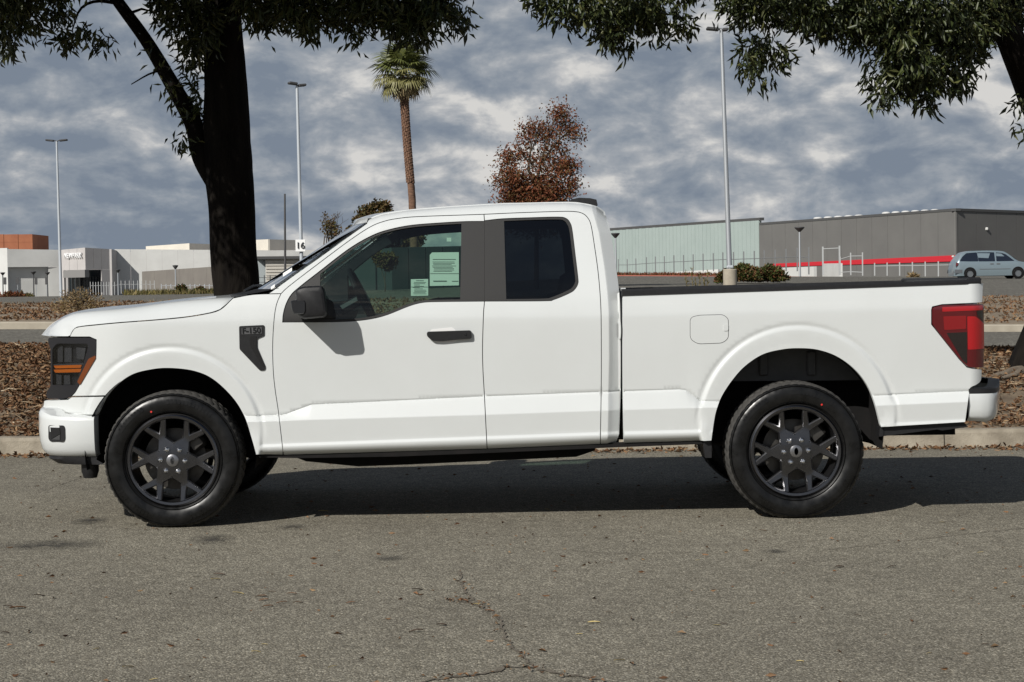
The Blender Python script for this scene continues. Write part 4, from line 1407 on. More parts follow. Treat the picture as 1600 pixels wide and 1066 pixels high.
ex.tube([(-.1, YC + .3, .43), (.7, YC + .3, .43)], .10, 12)
ex.build('exhaust', STEEL, TRUCK, TO)
MB().box((X0(392) + .02, YC, .74), (.03, 1.88, .62)).build('firewall', DARK, TRUCK, TO, False)
# ---- wheels
WR = .4135
WX = [float(pix(270, 717, YN + .03)[0]), float(pix(1243.5, 703, YN + .03)[0])]
def tyre_mesh():
    prof = [(.045, .262), (.012, .278), (-.004, .300), (-.012, .33), (-.012, .355), (-.004, .383), (.012, .400), (.03, .4095)]
    n = 216
    V, Fc, mi = [], [], []
    half = prof
    full = half + [(.06, WR), (.075, WR), (.082, WR - .010), (.092, WR - .010), (.099, WR), (.133, WR), (.138, WR - .010), (.148, WR - .010), (.153, WR)]
    W = .285
    sec = full + [(W - a, r) for a, r in full[::-1]]
    m = len(sec)
    for k in range(n):
        th = 2 * math.pi * k / n
        cut = (k % 4) == 0
        for i, (a, r) in enumerate(sec):
            rr = r
            aa = a
            ia = i if i < m // 2 else m - 1 - i
            if cut and ia in (6, 7, 8, 9):
                rr = r - (.003, .006, .006, .006)[ia - 6]
            if (k + 2) % 4 == 0 and ia in (12, 13):
                rr = r - .006
            V.append((rr * math.cos(th), aa, rr * math.sin(th)))
    for k in range(n):
        k2 = (k + 1) % n
        for i in range(m):
            j = (i + 1) % m
            Fc.append((k * m + i, k * m + j, k2 * m + j, k2 * m + i))
            ia = min(i, m - 1 - i)
            mi.append(1 if 6 <= i < m - 7 else 0)
    return np.array(V), Fc, mi
TV, TF, TM = tyre_mesh()
# flatten the contact patch a little
low = TV[:, 2] < -(WR - .012)
TV[low, 2] = -(WR - .012) + (TV[low, 2] + WR - .012) * .25
def plate(outer, holes, yf, ins=.0062, drop=.008, back=.05):
    """flat casting with chamfered edges, its face in the x-z plane"""
    V, Fc, base = [], [], 0
    rings, mi = [], []
    for q, hole in [(outer, False)] + [(h_, True) for h_ in holes]:
        q = resample(np.array(q, float), .012)
        area = np.sum(q[:, 0] * np.roll(q[:, 1], -1) - np.roll(q[:, 0], -1) * q[:, 1])
        if (area < 0) != hole:
            q = q[::-1]
        rings.append((q, shrink(q, -ins if hole else ins)))
    allp = np.vstack([i for _, i in rings])
    edges, st = [], 0
    for _, i in rings:
        n = len(i)
        edges += [(st + k, st + (k + 1) % n) for k in range(n)]
        st += n
    vv, ee, ff, *_r = delaunay_2d_cdt([Vector(p) for p in allp.tolist()], edges, [], 0, 1e-6)
    v2 = np.array([(p.x, p.y) for p in vv])
    for f in ff:
        c = v2[list(f)].mean(0)[None]
        if inside(c, rings[0][1])[0] and not any(inside(c, r[1])[0] for r in rings[1:]):
            a, b, c_ = (v2[i] for i in f[:3])
            cr = (b[0] - a[0]) * (c_[1] - a[1]) - (b[1] - a[1]) * (c_[0] - a[0])
            Fc.append(tuple(f) if cr > 0 else tuple(f)[::-1])
    V.append(np.c_[v2[:, 0], yf(np.hypot(*v2.T)), v2[:, 1]])
    mi = [0] * len(Fc)
    base = len(v2)
    for q, i in rings:
        n = len(q)
        yi, yq = yf(np.hypot(*i.T)), yf(np.hypot(*q.T)) + drop
        V += [np.c_[i[:, 0], yi, i[:, 1]], np.c_[q[:, 0], yq, q[:, 1]], np.c_[q[:, 0], np.full(n, back), q[:, 1]]]
        for k in range(n):
            j = (k + 1) % n
            Fc += [(base + k, base + n + k, base + n + j, base + j), (base + n + k, base + 2 * n + k, base + 2 * n + j, base + n + j)]
            mi += [1, 2]
        base += 3 * n
    return np.vstack(V), Fc, mi
def pol(r, a):
    return (r * math.cos(R(a)), r * math.sin(R(a)))
def fr30(rad, lat, sg):
    """point of the big opening that is centred 30 degrees to one side"""
    c, s_ = math.cos(R(30)), math.sin(R(30))
    return (rad * c + lat * s_, sg * (rad * s_ - lat * c))
_out = [pol(.058, -29.9), fr30(.108, .0006, -1), fr30(.138, .050, -1), fr30(.246, .054, -1)]
_a0 = math.degrees(math.atan2(_out[-1][1], _out[-1][0]))
_out += [pol(.2535, a) for a in np.linspace(_a0, -_a0, 9)]
_out += [fr30(.246, .054, 1), fr30(.138, .050, 1), fr30(.108, .0006, 1), pol(.058, 29.9)] + [pol(.058, a) for a in (15, 0, -15)]
_tri = [pol(.182, 0), pol(.243, 9.4), pol(.246, 0), pol(.243, -9.4)]
SPV, SPF, SPM = plate(_out, [_tri], lambda r: .004 + .010 * np.clip((np.asarray(r) - .07) / .08, 0, 1) - .010 * np.clip((np.asarray(r) - .16) / .09, 0, 1))
def wheel(X, far, steer=0.0, spin=0.0):
    zc = WR - .011
    wy = (YN + .022) if not far else (2 * YC - YN - .022)
    rim = MB().lathe([(.018, .262), (.006, .274), (.012, .283), (.022, .283), (.03, .268), (.05, .258), (.10, .25), (.24, .245), (.27, .262), (.27, .25), (.10, .238), (.04, .25), (.02, .254)], 96, closed=True)
    V, Fc = rim.arr()
    w = mesh_obj('wheel', V, Fc, WHLD, TRUCK)
    w.location = (X, wy - YC, zc)
    w.rotation_euler = (0, 0, steer + (math.pi if far else 0))
    ty = mesh_obj('tyre', TV, TF, None, w, mats=[RUB, TREAD], matidx=TM, angle=50)
    hubrot = empty if False else None
    def rot(P, a):
        c, s = math.cos(a), math.sin(a)
        P = np.asarray(P, float)
        return np.c_[P[:, 0] * c - P[:, 2] * s, P[:, 1], P[:, 0] * s + P[:, 2] * c]
    # lip ring
    lr = MB().lathe([(.004, .248), (-.002, .252), (-.004, .266), (.004, .276), (.02, .27), (.03, .25)], 96, closed=True)
    lr.build('rim_lip', WHL, w)
    hubp = [(-.003, .0001), (-.003, .060), (.0015, .098), (.006, .1015), (.03, .1015), (.035, .0001)]
    MB().lathe([(a + .006, r) for a, r in hubp], 48).build('hub', WHL, w)
    sp = None
    for k in range(6):
        a0 = spin + k * math.pi / 3
        lug = (.0735 * math.cos(a0), .004, .0735 * math.sin(a0))
        if sp is None:
            sp = mesh_obj('spoke', SPV, SPF, None, w, angle=18, mats=[WHL, EDGE, WHLD], matidx=SPM)
            nut = MB().lathe([(-.024, .0001), (-.022, .008), (-.013, .0155), (.01, .0165)], 14).build('lug_nut', CHR, w)
            s2, n2 = sp, nut
        else:
            s2, n2 = link(sp.copy(), w), link(nut.copy(), w)
        s2.rotation_euler = (0, -a0, 0)
        n2.location = lug
    MB().lathe([(-.009, .0001), (-.009, .026), (-.005, .036), (.012, .039)], 32).build('centre_cap', CAPM, w)
    em = MB()
    t_ = np.linspace(0, 2 * math.pi, 24, endpoint=False)
    em.add([(.012 * math.cos(a), -.009, .022 * math.sin(a)) for a in t_], [tuple(range(24))])
    em.build('cap_emblem', WHLD, w, smooth=False)
    MB().lathe([(.11, .0001), (.11, .10), (.115, .16), (.115, .185), (.14, .185), (.14, .0001)], 48).build('brake_disc', STEEL, w)
    cal = MB().rbox((.12, .10, .11), (.11, .10, .13), .02, (0, R(-40), 0)).build('brake_caliper', STEEL, w)
    dot = MB().lathe([(-.0135, .0001), (-.0135, .006)], 12)
    V, Fc = dot.arr()
    ang = R(112) if X < 0 else R(61)
    d = mesh_obj('red_dot', V + np.array([.316 * math.cos(ang), .0, .316 * math.sin(ang)]), Fc, REDP, w, smooth=False)
    # raised sidewall marks and ribs
    rb = MB()
    for r0, r1 in ((.292, .294), (.386, .389)):
        rb.lathe([(.002, r0 - .001), (-.007 if r0 < .3 else -.0085, (r0 + r1) / 2), (.002, r1 + .001)], 96)
    for a_s, a_e, nl in ((48, 95, 13), (118, 150, 9), (205, 245, 11), (285, 330, 12)):
        for q in range(nl):
            a = R(a_s + (a_e - a_s) * (q + .5) / nl)
            wd = R((a_e - a_s) / nl) * .33
            r0, r1 = .340, .366
            rb.add([(r0 * math.cos(a - wd), -.0148, r0 * math.sin(a - wd)), (r1 * math.cos(a - wd), -.0122, r1 * math.sin(a - wd)), (r1 * math.cos(a + wd), -.0122, r1 * math.sin(a + wd)), (r0 * math.cos(a + wd), -.0148, r0 * math.sin(a + wd))], [(0, 3, 2, 1), (0, 1, 2, 3)][:1])
    rb.build('sidewall_rib', RUB, ty)
    return w
wheel(WX[0], False, R(2.0), R(-4))
wheel(WX[1], False, 0, R(3))
wheel(WX[0], True, R(2.0), R(10))
wheel(WX[1], True, 0, R(20))
# axles, wheel housings
axl = MB()
axl.tube([(WX[1], YN + .3, .42), (WX[1], 2 * YC - YN - .3, .42)], .055, 12)
axl.lathe([(YC - .13 - 0, .0001), (YC - .1, .12), (YC + .1, .12), (YC + .13, .0001)], 20, 'y', (WX[1], 0, .42))
MB().tube([(WX[0], YN + .3, .42), (WX[0], 2 * YC - YN - .3, .42)], .045, 12).build('axle', DARK, TRUCK, TO)
for s in (-1, 1):
    axl.tube([(WX[1] - .75, YC + s * .52, .50), (WX[1], YC + s * .52, .36), (WX[1] + .7, YC + s * .52, .52)], .035, 8)
    axl.tube([(WX[1] + .12, YC + s * .60, .40), (WX[1] + .22, YC + s * .60, .78)], .028, 8)
axl.build('axle', DARK, TRUCK, TO)
for wi, (cxp, cyp, rp_) in enumerate(((265, 706, 131), (1247, 676, 132))):
    c = pix(cxp, cyp, YN)
    r_ = rp_ * YN / FPX + .015
    th = np.linspace(R(-12), R(192), 40)
    secs = [[(c[0] + r_ * math.cos(a), YN + .03, c[2] + r_ * math.sin(a)), (c[0] + r_ * math.cos(a), YN + .42, c[2] + r_ * math.sin(a)), (c[0] + r_ * .2 * math.cos(a), YN + .50, c[2] + r_ * .2 * math.sin(a))] for a in th]
    V, Fc = MB().loft(secs).arr()
    two('wheel_housing', V, Fc, DARK)
c = pix(1247, 676, YN)
lp = J(sm([(1120, 596), (1145, 575), (1170, 556), (1200, 544), (1247, 538), (1295, 544), (1325, 556), (1350, 575), (1375, 594)]))
A = pix(lp[:, 0], lp[:, 1], YN + .28)
lq = MB().prism([(a[0], YN + .28, a[2]) for a in A], (0, .02, 0))
for p in (1193, 1268):
    B = pix(p, 568, YN + .27)
    lq.rbox((B[0], YN + .275, B[2]), (.055, .03, .15), .008)
V, Fc = lq.arr()
two('wheelhouse_panel', V, Fc, LINR)
# ------------------------------------------------------------------ background buildings
def gx_(px, d):
    return float(pix(px, 440, d)[0])
def zpx(px, py, d):
    return float(pix(px, py, d)[2])
def fz(x, d):
    return float(far_z(x, d))
WHT = mat('white_render', (.60, .60, .58), .85, col2=(.53, .53, .51), vscale=.25)
WARM = mat('warm_grey_panel', (.47, .45, .44), .85, col2=(.42, .40, .39), vscale=.3)
CREAM = mat('cream_panel', (.62, .58, .50), .85, col2=(.55, .52, .45), vscale=.3)
BROWNW = mat('brown_wall', (.16, .145, .13), .9, col2=(.185, .17, .15), vscale=.3)
STRIPE = mat('pale_siding', (.58, .55, .49), .85)
TEAL = mat('sage_siding', (.31, .37, .35), .8, col2=(.335, .395, .375), vscale=.2)
GREYW = mat('grey_panel', (.125, .122, .117), .85, col2=(.14, .137, .13), vscale=.2)
CAPD = mat('coping_dark', (.07, .07, .07), .7)
REDW = mat('red_band', (.50, .018, .03), .6)
BRICK = mat('rust_cladding', (.30, .11, .05), .85, col2=(.25, .085, .04), vscale=.4)
DGLASS = mat('dark_glazing', (.02, .026, .03), .1, coat=.5)
ROOFM = mat('roof_white', (.52, .52, .51), .7)
GALV = mat('galvanised', (.42, .44, .46), .5, metal=.6)
POLEW = mat('pole_pale', (.46, .49, .52), .5, metal=.2)
DKM = mat('dark_metal', (.05, .05, .052), .6)
def wall(A, B, zb, ztA, ztB, thick=.4):
    """wall from plan point A to B"""
    A, B = np.array(A, float), np.array(B, float)
    t = (B - A) / np.linalg.norm(B - A)
    n = np.array([-t[1], t[0]])
    if n[1] < 0:
        n = -n
    P = [(*A, zb), (*B, zb), (*B, ztB), (*A, ztA)]
    Q = [(p[0] + n[0] * thick, p[1] + n[1] * thick, p[2]) for p in P]
    return np.array(P + Q), [(0, 1, 2, 3), (7, 6, 5, 4), (0, 4, 5, 1), (1, 5, 6, 2), (2, 6, 7, 3), (3, 7, 4, 0)]
def lerp(A, B, t):
    return tuple(np.array(A) * (1 - t) + np.array(B) * t)
def panels(root, name, A, B, zb, ztA, ztB, n, m, gap=.06, thick=.3):
    for i in range(n):
        L = np.linalg.norm(np.array(B) - np.array(A))
        g = gap / L / 2
        a, b = i / n + g, (i + 1) / n - g
        V, Fc = wall(lerp(A, B, a), lerp(A, B, b), zb, ztA + (ztB - ztA) * a, ztA + (ztB - ztA) * b, thick)
        mesh_obj(name, V, Fc, m, root, smooth=False)
def back(root, name, A, B, C, zb, zt, m):
    """closed body behind a facade: plan triangle/quad A-B-C..."""
    P = [A, B] + list(C)
    mb = MB().prism([(p[0], p[1], zb) for p in P], (0, 0, zt - zb))
    return mb.build(name, m, root, smooth=False)

# --- big store at the right: sage wing and grey panelled block with a red band
ZB = .6
C0 = (gx_(1494, 270), 270.0); C1 = (gx_(1187, 322), 322.0); C2 = (gx_(930, 384), 384.0)
zc0 = zpx(1494, 330, 270); zc1 = zpx(1187, 352, 322); zt1 = zpx(1187, 344.5, 322); zt2 = zpx(930, 362, 384)
store = empty('store_building')
tag(store, 'grey panelled big-box store with a red band along its base', 'building')
panels(store, 'wall_panel', C1, C0, ZB, zc1, zc0, 13, GREYW)
CR_ = (gx_(1760, 300), 300.0)
GREYD = GREYW
panels(store, 'wall_panel', C0, CR_, ZB, zc0, zc0 - .25, 9, GREYW)
V, Fc = wall((C1[0] + .4, C1[1] + .5), (C0[0] - .1, C0[1] + .5), ZB, zc1 - .25, zc0 - .25, .2)
mesh_obj('wall_backing', V, Fc, CAPD, store, smooth=False)
back(store, 'roof', (C0[0], C0[1] + 1.2), (C1[0] + 1, C1[1] + 1.2), [(C1[0] + 60, C1[1] + 40), (CR_[0], CR_[1] + 20)], ZB, min(zc0, zc1) - .6, CAPD)
for A, B, za, zb_ in ((C1, C0, zc1, zc0), (C0, CR_, zc0, zc0 - .25)):
    V, Fc = wall((A[0] - .0, A[1] - .15), (B[0], B[1] - .15), 0, 0, 0, .9)
    V[[0, 4], 2] = za + .02; V[[1, 5], 2] = zb_ + .02; V[[3, 7], 2] = za + .42; V[[2, 6], 2] = zb_ + .42
    mesh_obj('coping', V, Fc, CAPD, store, smooth=False)
R1 = lerp(C1, C0, .06); R2 = lerp(C1, C0, 1.0)
V, Fc = wall((R1[0], R1[1] - .25), (R2[0] - .1, R2[1] - .25), 0, 0, 0, .2)
def rb_z(px_, py_, d_):
    return zpx(px_, py_, d_)
V[[0, 4], 2] = rb_z(1205, 417.5, 319); V[[3, 7], 2] = rb_z(1205, 412.5, 319)
V[[1, 5], 2] = rb_z(1493, 408.5, 270); V[[2, 6], 2] = rb_z(1493, 399, 270)
mesh_obj('red_band', V, Fc, REDW, store, smooth=False)
V, Fc = wall((C0[0] + .05, C0[1] - .22), (C0[0] + 3.2, C0[1] + 1.0), V[1, 2], V[2, 2], V[2, 2], .2)
mesh_obj('red_band', V, Fc, REDW, store, smooth=False)
for px_, py_ in ((1489, 401), (1499, 401)):
    p = pv(px_, py_, 269.2)
    MB().rbox(p, (.35, .4, .3), .08).build('wall_lamp', WHT, store)
for px_, py_ in ((1533, 357), (1540, 358)):
    p = pv(px_, py_, 275.5)
    MB().rbox((p[0], p[1] - .4, p[2]), (.45, .8, .45), .1).build('flood_lamp', WHT, store)
for x0, x1, y0, y1, n in ((1270, 1350, 342.2, 337.6, 5), (1377, 1468, 334.2, 329.2, 6)):
    for k in range(n):
        t = (k + .5) / n
        d_ = np.interp(x0 + (x1 - x0) * t, [1187, 1494], [322, 270]) + 9
        p = pv(x0 + (x1 - x0) * t, y0 + (y1 - y0) * t, d_)
        w_ = (x1 - x0) / n * d_ / FPX
        sk = MB().loft([[(p[0] + w_ * .5 * r * math.cos(a), p[1] + 1.1 * r * math.sin(a), p[2] + h_) for a in np.linspace(0, 2 * math.pi, 12, endpoint=False)] for h_, r in ((-2.2, .96), (-.1, .96), (.18, .8), (.28, .45))], closed=True, caps=True)
        sk.build('roof_skylight', ROOFM, store, angle=50)
sage = empty('sage_building')
tag(sage, 'pale sage-green ribbed metal building behind the tall post fence', 'building')
zb2 = .6
n = 46
for i in range(n):
    a, b = i / n, (i + .93) / n
    off = .1 if i % 2 else 0
    V, Fc = wall((lerp(C2, C1, a)[0], lerp(C2, C1, a)[1] + off), (lerp(C2, C1, b)[0], lerp(C2, C1, b)[1] + off), zb2, zt2 + (zt1 - zt2) * a, zt2 + (zt1 - zt2) * b, .3)
    mesh_obj('siding_sheet', V, Fc, TEAL, sage, smooth=False)
V, Fc = wall((C2[0], C2[1] + .35), (C1[0] - .05, C1[1] + .35), zb2, zt2 - .05, zt1 - .05, .6)
mesh_obj('wall_backing', V, Fc, TEAL, sage, smooth=False)
V, Fc = wall((C2[0], C2[1] - .1), (C1[0] + .12, C1[1] - .1), 0, 0, 0, .9)
V[[0, 4], 2] = zt2; V[[1, 5], 2] = zt1; V[[3, 7], 2] = zt2 + .5; V[[2, 6], 2] = zt1 + .5
mesh_obj('coping', V, Fc, CAPD, sage, smooth=False)
back(sage, 'end_wall', (C1[0] + .1, C1[1] + .5), (C1[0] + .1, C1[1] + 25), [(C2[0] + 10, C2[1] + 25), (C2[0] + .1, C2[1] + 1)], zb2, min(zt1, zt2) - .3, TEAL)
# low white wall and loading ramp by the fence
for (p0, p1, y0, y1, d_) in ((1012, 1122, 427.5, 421, 250), (1212, 1272, 419, 416.5, 240), (1285, 1312, 412, 411.5, 240)):
    A, B = (gx_(p0, d_ + 12), d_ + 12), (gx_(p1, d_), d_)
    V, Fc = wall(A, B, .8, zpx(p0, y0, d_ + 12), zpx(p1, y1, d_), .4)
    o = mesh_obj('low_wall', V, Fc, WHT, smooth=False)
    tag(o, {1012: 'long low white wall at the foot of the sage-green building', 1212: 'short white wall beside the round hedge and the red band', 1285: 'small white wall block between the gate posts'}[p0], 'low wall')
# --- mall at the left
D_M = 340.0
mall = empty('mall_building')
tag(mall, 'long white shopping mall building with a square entrance tower', 'building')
def mp_(px, d=D_M):
    return (gx_(px, d), d)
zb3 = -.5
zt_l = zpx(12, 389.3, D_M)
# left wing, its corner at px 12
V, Fc = wall(mp_(-160, 352), mp_(12.3), zb3, zt_l + .2, zt_l + .2)
mesh_obj('wing_wall', V, Fc, WHT, mall, smooth=False)
V, Fc = wall(mp_(12.3), mp_(97, 345), zpx(12, 417.5, D_M), zt_l, zpx(97, 390.5, 345))
mesh_obj('wing_wall', V, Fc, WHT, mall, smooth=False)
V, Fc = wall(mp_(76, 344), mp_(97, 345), zb3, zpx(76, 418, 344) + .02, zpx(97, 418, 345) + .02)
mesh_obj('wing_wall', V, Fc, WHT, mall, smooth=False)
V, Fc = wall(mp_(12.5, 341.2), mp_(76, 345.0), zb3, zpx(13, 417.5, D_M) + .5, zpx(76, 418, 344) + .5)
mesh_obj('recessed_bay', V, Fc, WHT, mall, smooth=False)
# tower
TA, TB, TC = mp_(96.5, 343), mp_(134, 338.5), mp_(172, 342.5)
zta, ztb, ztc = zpx(96.5, 390.6, 343), zpx(134, 387, 338.5), zpx(172, 389.3, 342.5)
zlow = zpx(134, 421.5, 338.5)
for A, B, a, b, n in ((TA, TB, zta, ztb, 3), (TB, TC, ztb, ztc, 3)):
    panels(mall, 'tower_panel', A, B, zlow, a, b, n, WARM, gap=.05)
V, Fc = wall(lerp(TB, TC, .66), TC, zb3, zlow - .03, zlow - .03)
mesh_obj('tower_pier', V, Fc, WARM, mall, smooth=False)
V, Fc = wall(TA, lerp(TA, TB, .1), zb3, zlow - .03, zlow - .03)
mesh_obj('tower_pier', V, Fc, WARM, mall, smooth=False)
V, Fc = wall(TC, mp_(180, 347), zb3, ztc - .02, zpx(180, 391.5, 347))
mesh_obj('tower_return', V, Fc, WARM, mall, smooth=False)
# canopy and glazing
ca, cb = lerp(TA, TB, .1), TB
V, Fc = wall((ca[0], ca[1] - .6), (cb[0], cb[1] - .6), zpx(134, 433.5, 338.5), zlow - .1, zlow - .02, 1.0)
mesh_obj('entrance_fascia', V, Fc, mat('fascia_grey', (.20, .195, .19), .8), mall, smooth=False)
for A, B in ((lerp(TA, TB, .1), TB), (TB, lerp(TB, TC, .66))):
    V, Fc = wall((A[0], A[1] + 3), (B[0], B[1] + 3), zb3, zlow, zlow)
    mesh_obj('glazing', V, Fc, DGLASS, mall, smooth=False)
    for t in np.linspace(.06, .96, 6):
        q = lerp(A, B, t)
        MB().box((q[0], q[1] + 2.8, (zb3 + zlow - 1.3) / 2), (.14, .14, zlow - 1.3 - zb3)).build('mullion', DKM, mall, smooth=False)
# sign letters on the tower
Amid = lerp(TA, TB, .52)
ang = math.atan2(TB[1] - TA[1], TB[0] - TA[0])
mt = Matrix.Translation((Amid[0], Amid[1] - .35, zpx(116, 399.8, 340))) @ Matrix.Rotation(ang, 4, 'Z') @ Euler((R(90), 0, 0)).to_matrix().to_4x4()
text_obj('sign_letters', 'NEWPARK', 1.42, mat('sign_white', (.85, .85, .85), .5), mall, mt, .15, None, .0, .78)
# long wall running right, behind the tree trunk
LA, LB = mp_(180, 347), mp_(400, 352)
panels(mall, 'long_wall_panel', LA, LB, zb3, zpx(180, 389.5, 347), zpx(400, 391, 352), 9, WHT, gap=.05)
V, Fc = wall((LB[0], LB[1]), mp_(600, 360), zb3, zpx(400, 391, 352), zpx(600, 393, 360))
mesh_obj('long_wall', V, Fc, WHT, mall, smooth=False)
back(mall, 'roof', (LA[0] - 80, LA[1] + 1), (mp_(600, 361)[0], 361), [(mp_(600, 361)[0], 420), (LA[0] - 80, 420)], zb3, zpx(180, 393, 347), WARM)
# roof boxes
for q0, q1, q2, yt, yb, d_ in ((229, 297, 335, (385, 380.3), 391, 372), (398, 420, 470, (375, 374), 392, 372)):
    A, B, Cc = mp_(q0, d_ + 6), mp_(q1, d_), mp_(q2, d_ + 8)
    V, Fc = wall(A, B, zpx(q1, yb, d_), zpx(q0, yt[0], d_ + 6), zpx(q1, yt[1], d_))
    mesh_obj('roof_house', V, Fc, CREAM, mall, smooth=False)
    V, Fc = wall(B, Cc, zpx(q1, yb, d_), zpx(q1, yt[1], d_), zpx(q2, yt[1] + 1.5, d_ + 8))
    mesh_obj('roof_house', V, Fc, CREAM, mall, smooth=False)
rust = empty('rust_block')
tag(rust, 'rust-brown clad block rising behind the white mall wing', 'building')
for k in range(5):
    a, b = -60 + (52.5 + 60) * k / 5, -60 + (52.5 + 60) * (k + 1) / 5
    for zz0, zz1 in ((392, 379), (378.8, 366.5)):
        V, Fc = wall((gx_(a, 400) + .05, 400), (gx_(b, 400) - .05, 400), zpx(a, zz0, 400), zpx(a, zz1, 400), zpx(a, zz1, 400))
        mesh_obj('cladding_panel', V, Fc, BRICK, rust, smooth=False)
V, Fc = wall((gx_(-60, 400), 400.2), (gx_(52.5, 400) - .1, 400.2), 0, zpx(0, 366.8, 400), zpx(0, 366.8, 400), 14)
mesh_obj('block_body', V, Fc, BRICK, rust, smooth=False)
# low brown wall and striped shed
bw = empty('brown_wall')
tag(bw, 'long low dark brown wall in front of the white mall', 'wall')
panels(bw, 'wall_panel', (gx_(222, 325), 325), (gx_(345, 300), 300), 0, zpx(222, 424.5, 325), zpx(345, 416, 300), 6, BROWNW, gap=.04)
shed = empty('striped_shed')
tag(shed, 'pale shed with horizontal siding stripes behind the windshield', 'shed')
z0s = 0.2
for k in range(16):
    y1 = 405.5 + (446 - 405.5) * k / 16
    y2 = y1 + 2.0
    V, Fc = wall((gx_(416, 250), 250 - .12 * (k % 2)), (gx_(612, 255), 255 - .12 * (k % 2)), zpx(416, y2 + .35, 250), zpx(416, y1, 250), zpx(416, y1, 250))
    mesh_obj('siding_board', V, Fc, STRIPE, shed, smooth=False)
V, Fc = wall((gx_(404, 250.5), 250.5), (gx_(612, 256), 256), z0s, zpx(404, 404.5, 250), zpx(404, 404, 250), 6)
mesh_obj('shed_body', V, Fc, mat('shed_blue_grey', (.36, .40, .41), .8), shed, smooth=False)
V, Fc = wall((gx_(403, 249), 249), (gx_(614, 254), 254), zpx(404, 405.3, 250), zpx(404, 401, 250), zpx(404, 401, 250), 8)
mesh_obj('shed_roof', V, Fc, CAPD, shed, smooth=False)
dw = empty('dark_hall')
tag(dw, 'long dark green-grey hall seen through the cab windows', 'building')
panels(dw, 'wall_panel', (gx_(612, 105), 105), (gx_(745, 108), 108), .6, zpx(612, 387, 105), zpx(745, 384, 108), 5, mat('hall_dark', (.035, .05, .052), .8))

V, Fc = wall((gx_(612, 105), 105.4), (gx_(745, 108) - .02, 108.4), .5, zpx(612, 387.5, 105), zpx(745, 384.5, 108), 9)
mesh_obj('hall_body', V, Fc, MATS['hall_dark'], dw, smooth=False)

# ------------------------------------------------------------------ poles, lamps, signs
def light_pole(px_t, py_t, px_b, py_b, d, r0, r1, label, arms, mpole, cbase=False):
    zb = fz(gx_(px_b, d), d)
    B = np.array(pv(px_b, py_b, d)); T = np.array(pv(px_t, py_t, d))
    zb = min(zb, B[2])
    k = (T[:2] - B[:2]) / (T[2] - B[2])
    B = np.array([*(B[:2] + k * (zb - B[2])), zb])
    o = empty('light_pole', tuple(B))
    tag(o, label, 'light pole', 'tall parking lot light poles')
    MB().tube([(0, 0, 0), tuple(T - B)], [r0, r1], 12).build('pole', mpole, o)
    if cbase:
        MB().lathe([(-.2, .0001), (-.2, .34), (.78, .34), (.82, .31), (.82, .0001)], 24, 'z').build('concrete_base', CONC2, o)
        MB().rbox((0, 0, .92), (.34, .34, .16), .05).build('base_plate', POLEW, o)
    for (dx, dz, ln, yaw) in arms:
        c, s_ = math.cos(yaw), math.sin(yaw)
        t = T - B
        MB().tube([tuple(t), (t[0] + dx * .4 * c, t[1] + dx * .4 * s_, t[2] + dz)], .045, 6).build('arm', DKM, o)
        MB().rbox((t[0] + dx * c, t[1] + dx * s_, t[2] + dz), (ln, .45, .14), .04, (0, R(6 if dx < 0 else -6), yaw)).build('lamp_head', DKM, o)
    return o
light_pole(88.5, 221, 95.5, 462, 146, .13, .08, 'tall light pole rising in front of the white mall entrance tower', [(-.55, .08, .65, 0), (.55, .08, .65, 0)], POLEW)
p16 = light_pole(464, 134, 472.5, 462, 102, .11, .08, 'tall light pole carrying a white number plate, between trunk and cab', [(-.25, .12, .5, .4), (.28, .03, .45, .4)], POLEW)
p = np.array(pv(469.5, 384, 101.8)) - np.array(p16.location)
sg = MB().rbox(tuple(p), (.56, .03, .68), .012).build('number_plate', mat('sign_face', (.80, .80, .79), .5), p16)
mt = Matrix.Translation((p[0], p[1] - .06, p[2])) @ Euler((R(90), 0, 0)).to_matrix().to_4x4()
text_obj('plate_number', '16', .52, mat('sign_black', (.02, .02, .02), .6), sg, mt, .02, None, .0, 1.0)
light_pole(1127, 46, 1140.5, 437, 88, .135, .085, 'tall light pole on a round concrete base beside the hedge', [(-.42, .02, .62, 0), (.18, -.02, .3, 0)], GALV, True)
# thin dark mast
B = np.array(pv(445.5, 455, 60)); T = pv(445, 303, 60)
o = empty('thin_mast', (B[0], B[1], fz(B[0], 60)))
tag(o, 'thin dark bare mast standing just beyond the windshield', 'mast')
MB().tube([(0, 0, 0), (T[0] - B[0], 0, T[2] - o.location.z)], [.045, .03], 8).build('shaft', DKM, o)
MB().tube([(0, 0, 0), (0, 0, .12)], [.11, .09], 10).build('foot', DKM, o)
def small_lamp(px, py, pyb, d, label, hw=.55):
    X = gx_(px, d)
    zb = min(fz(X, d), zpx(px, pyb, d)); zt = zpx(px, py, d)
    o = empty('path_lamp', (X, d, zb))
    tag(o, label, 'lamp', 'low lamps with flat cone heads')
    h = zt - zb
    MB().tube([(0, 0, 0), (0, 0, h - .1)], [.09, .07], 8).build('post', GALV if px > 150 else DKM, o)
    MB().lathe([(h - .35, .08), (h - .02, hw), (h + .06, hw), (h + .08, .0001)], 16, 'z').build('lamp_head', DKM, o)
small_lamp(4.5, 426.5, 462, 250, 'low cone-head lamp at the frame edge before the white mall wing', .35)
small_lamp(52.5, 425, 462, 235, 'low cone-head lamp before the shaded bay of the white mall wing', .36)
small_lamp(74.5, 426, 463, 250, 'low cone-head lamp by the bay edge next to the mall tower', .34)
small_lamp(184.5, 422, 456, 230, 'low cone-head lamp just past the mall entrance tower', .32)
small_lamp(274.5, 415.5, 452, 190, 'low cone-head lamp in front of the brown wall', .3)
small_lamp(962.5, 365.5, 440, 150, 'low cone-head lamp just behind the cab at the sage building', .36)
small_lamp(1250, 356, 432, 150, 'low cone-head lamp in front of the grey store panels', .42)
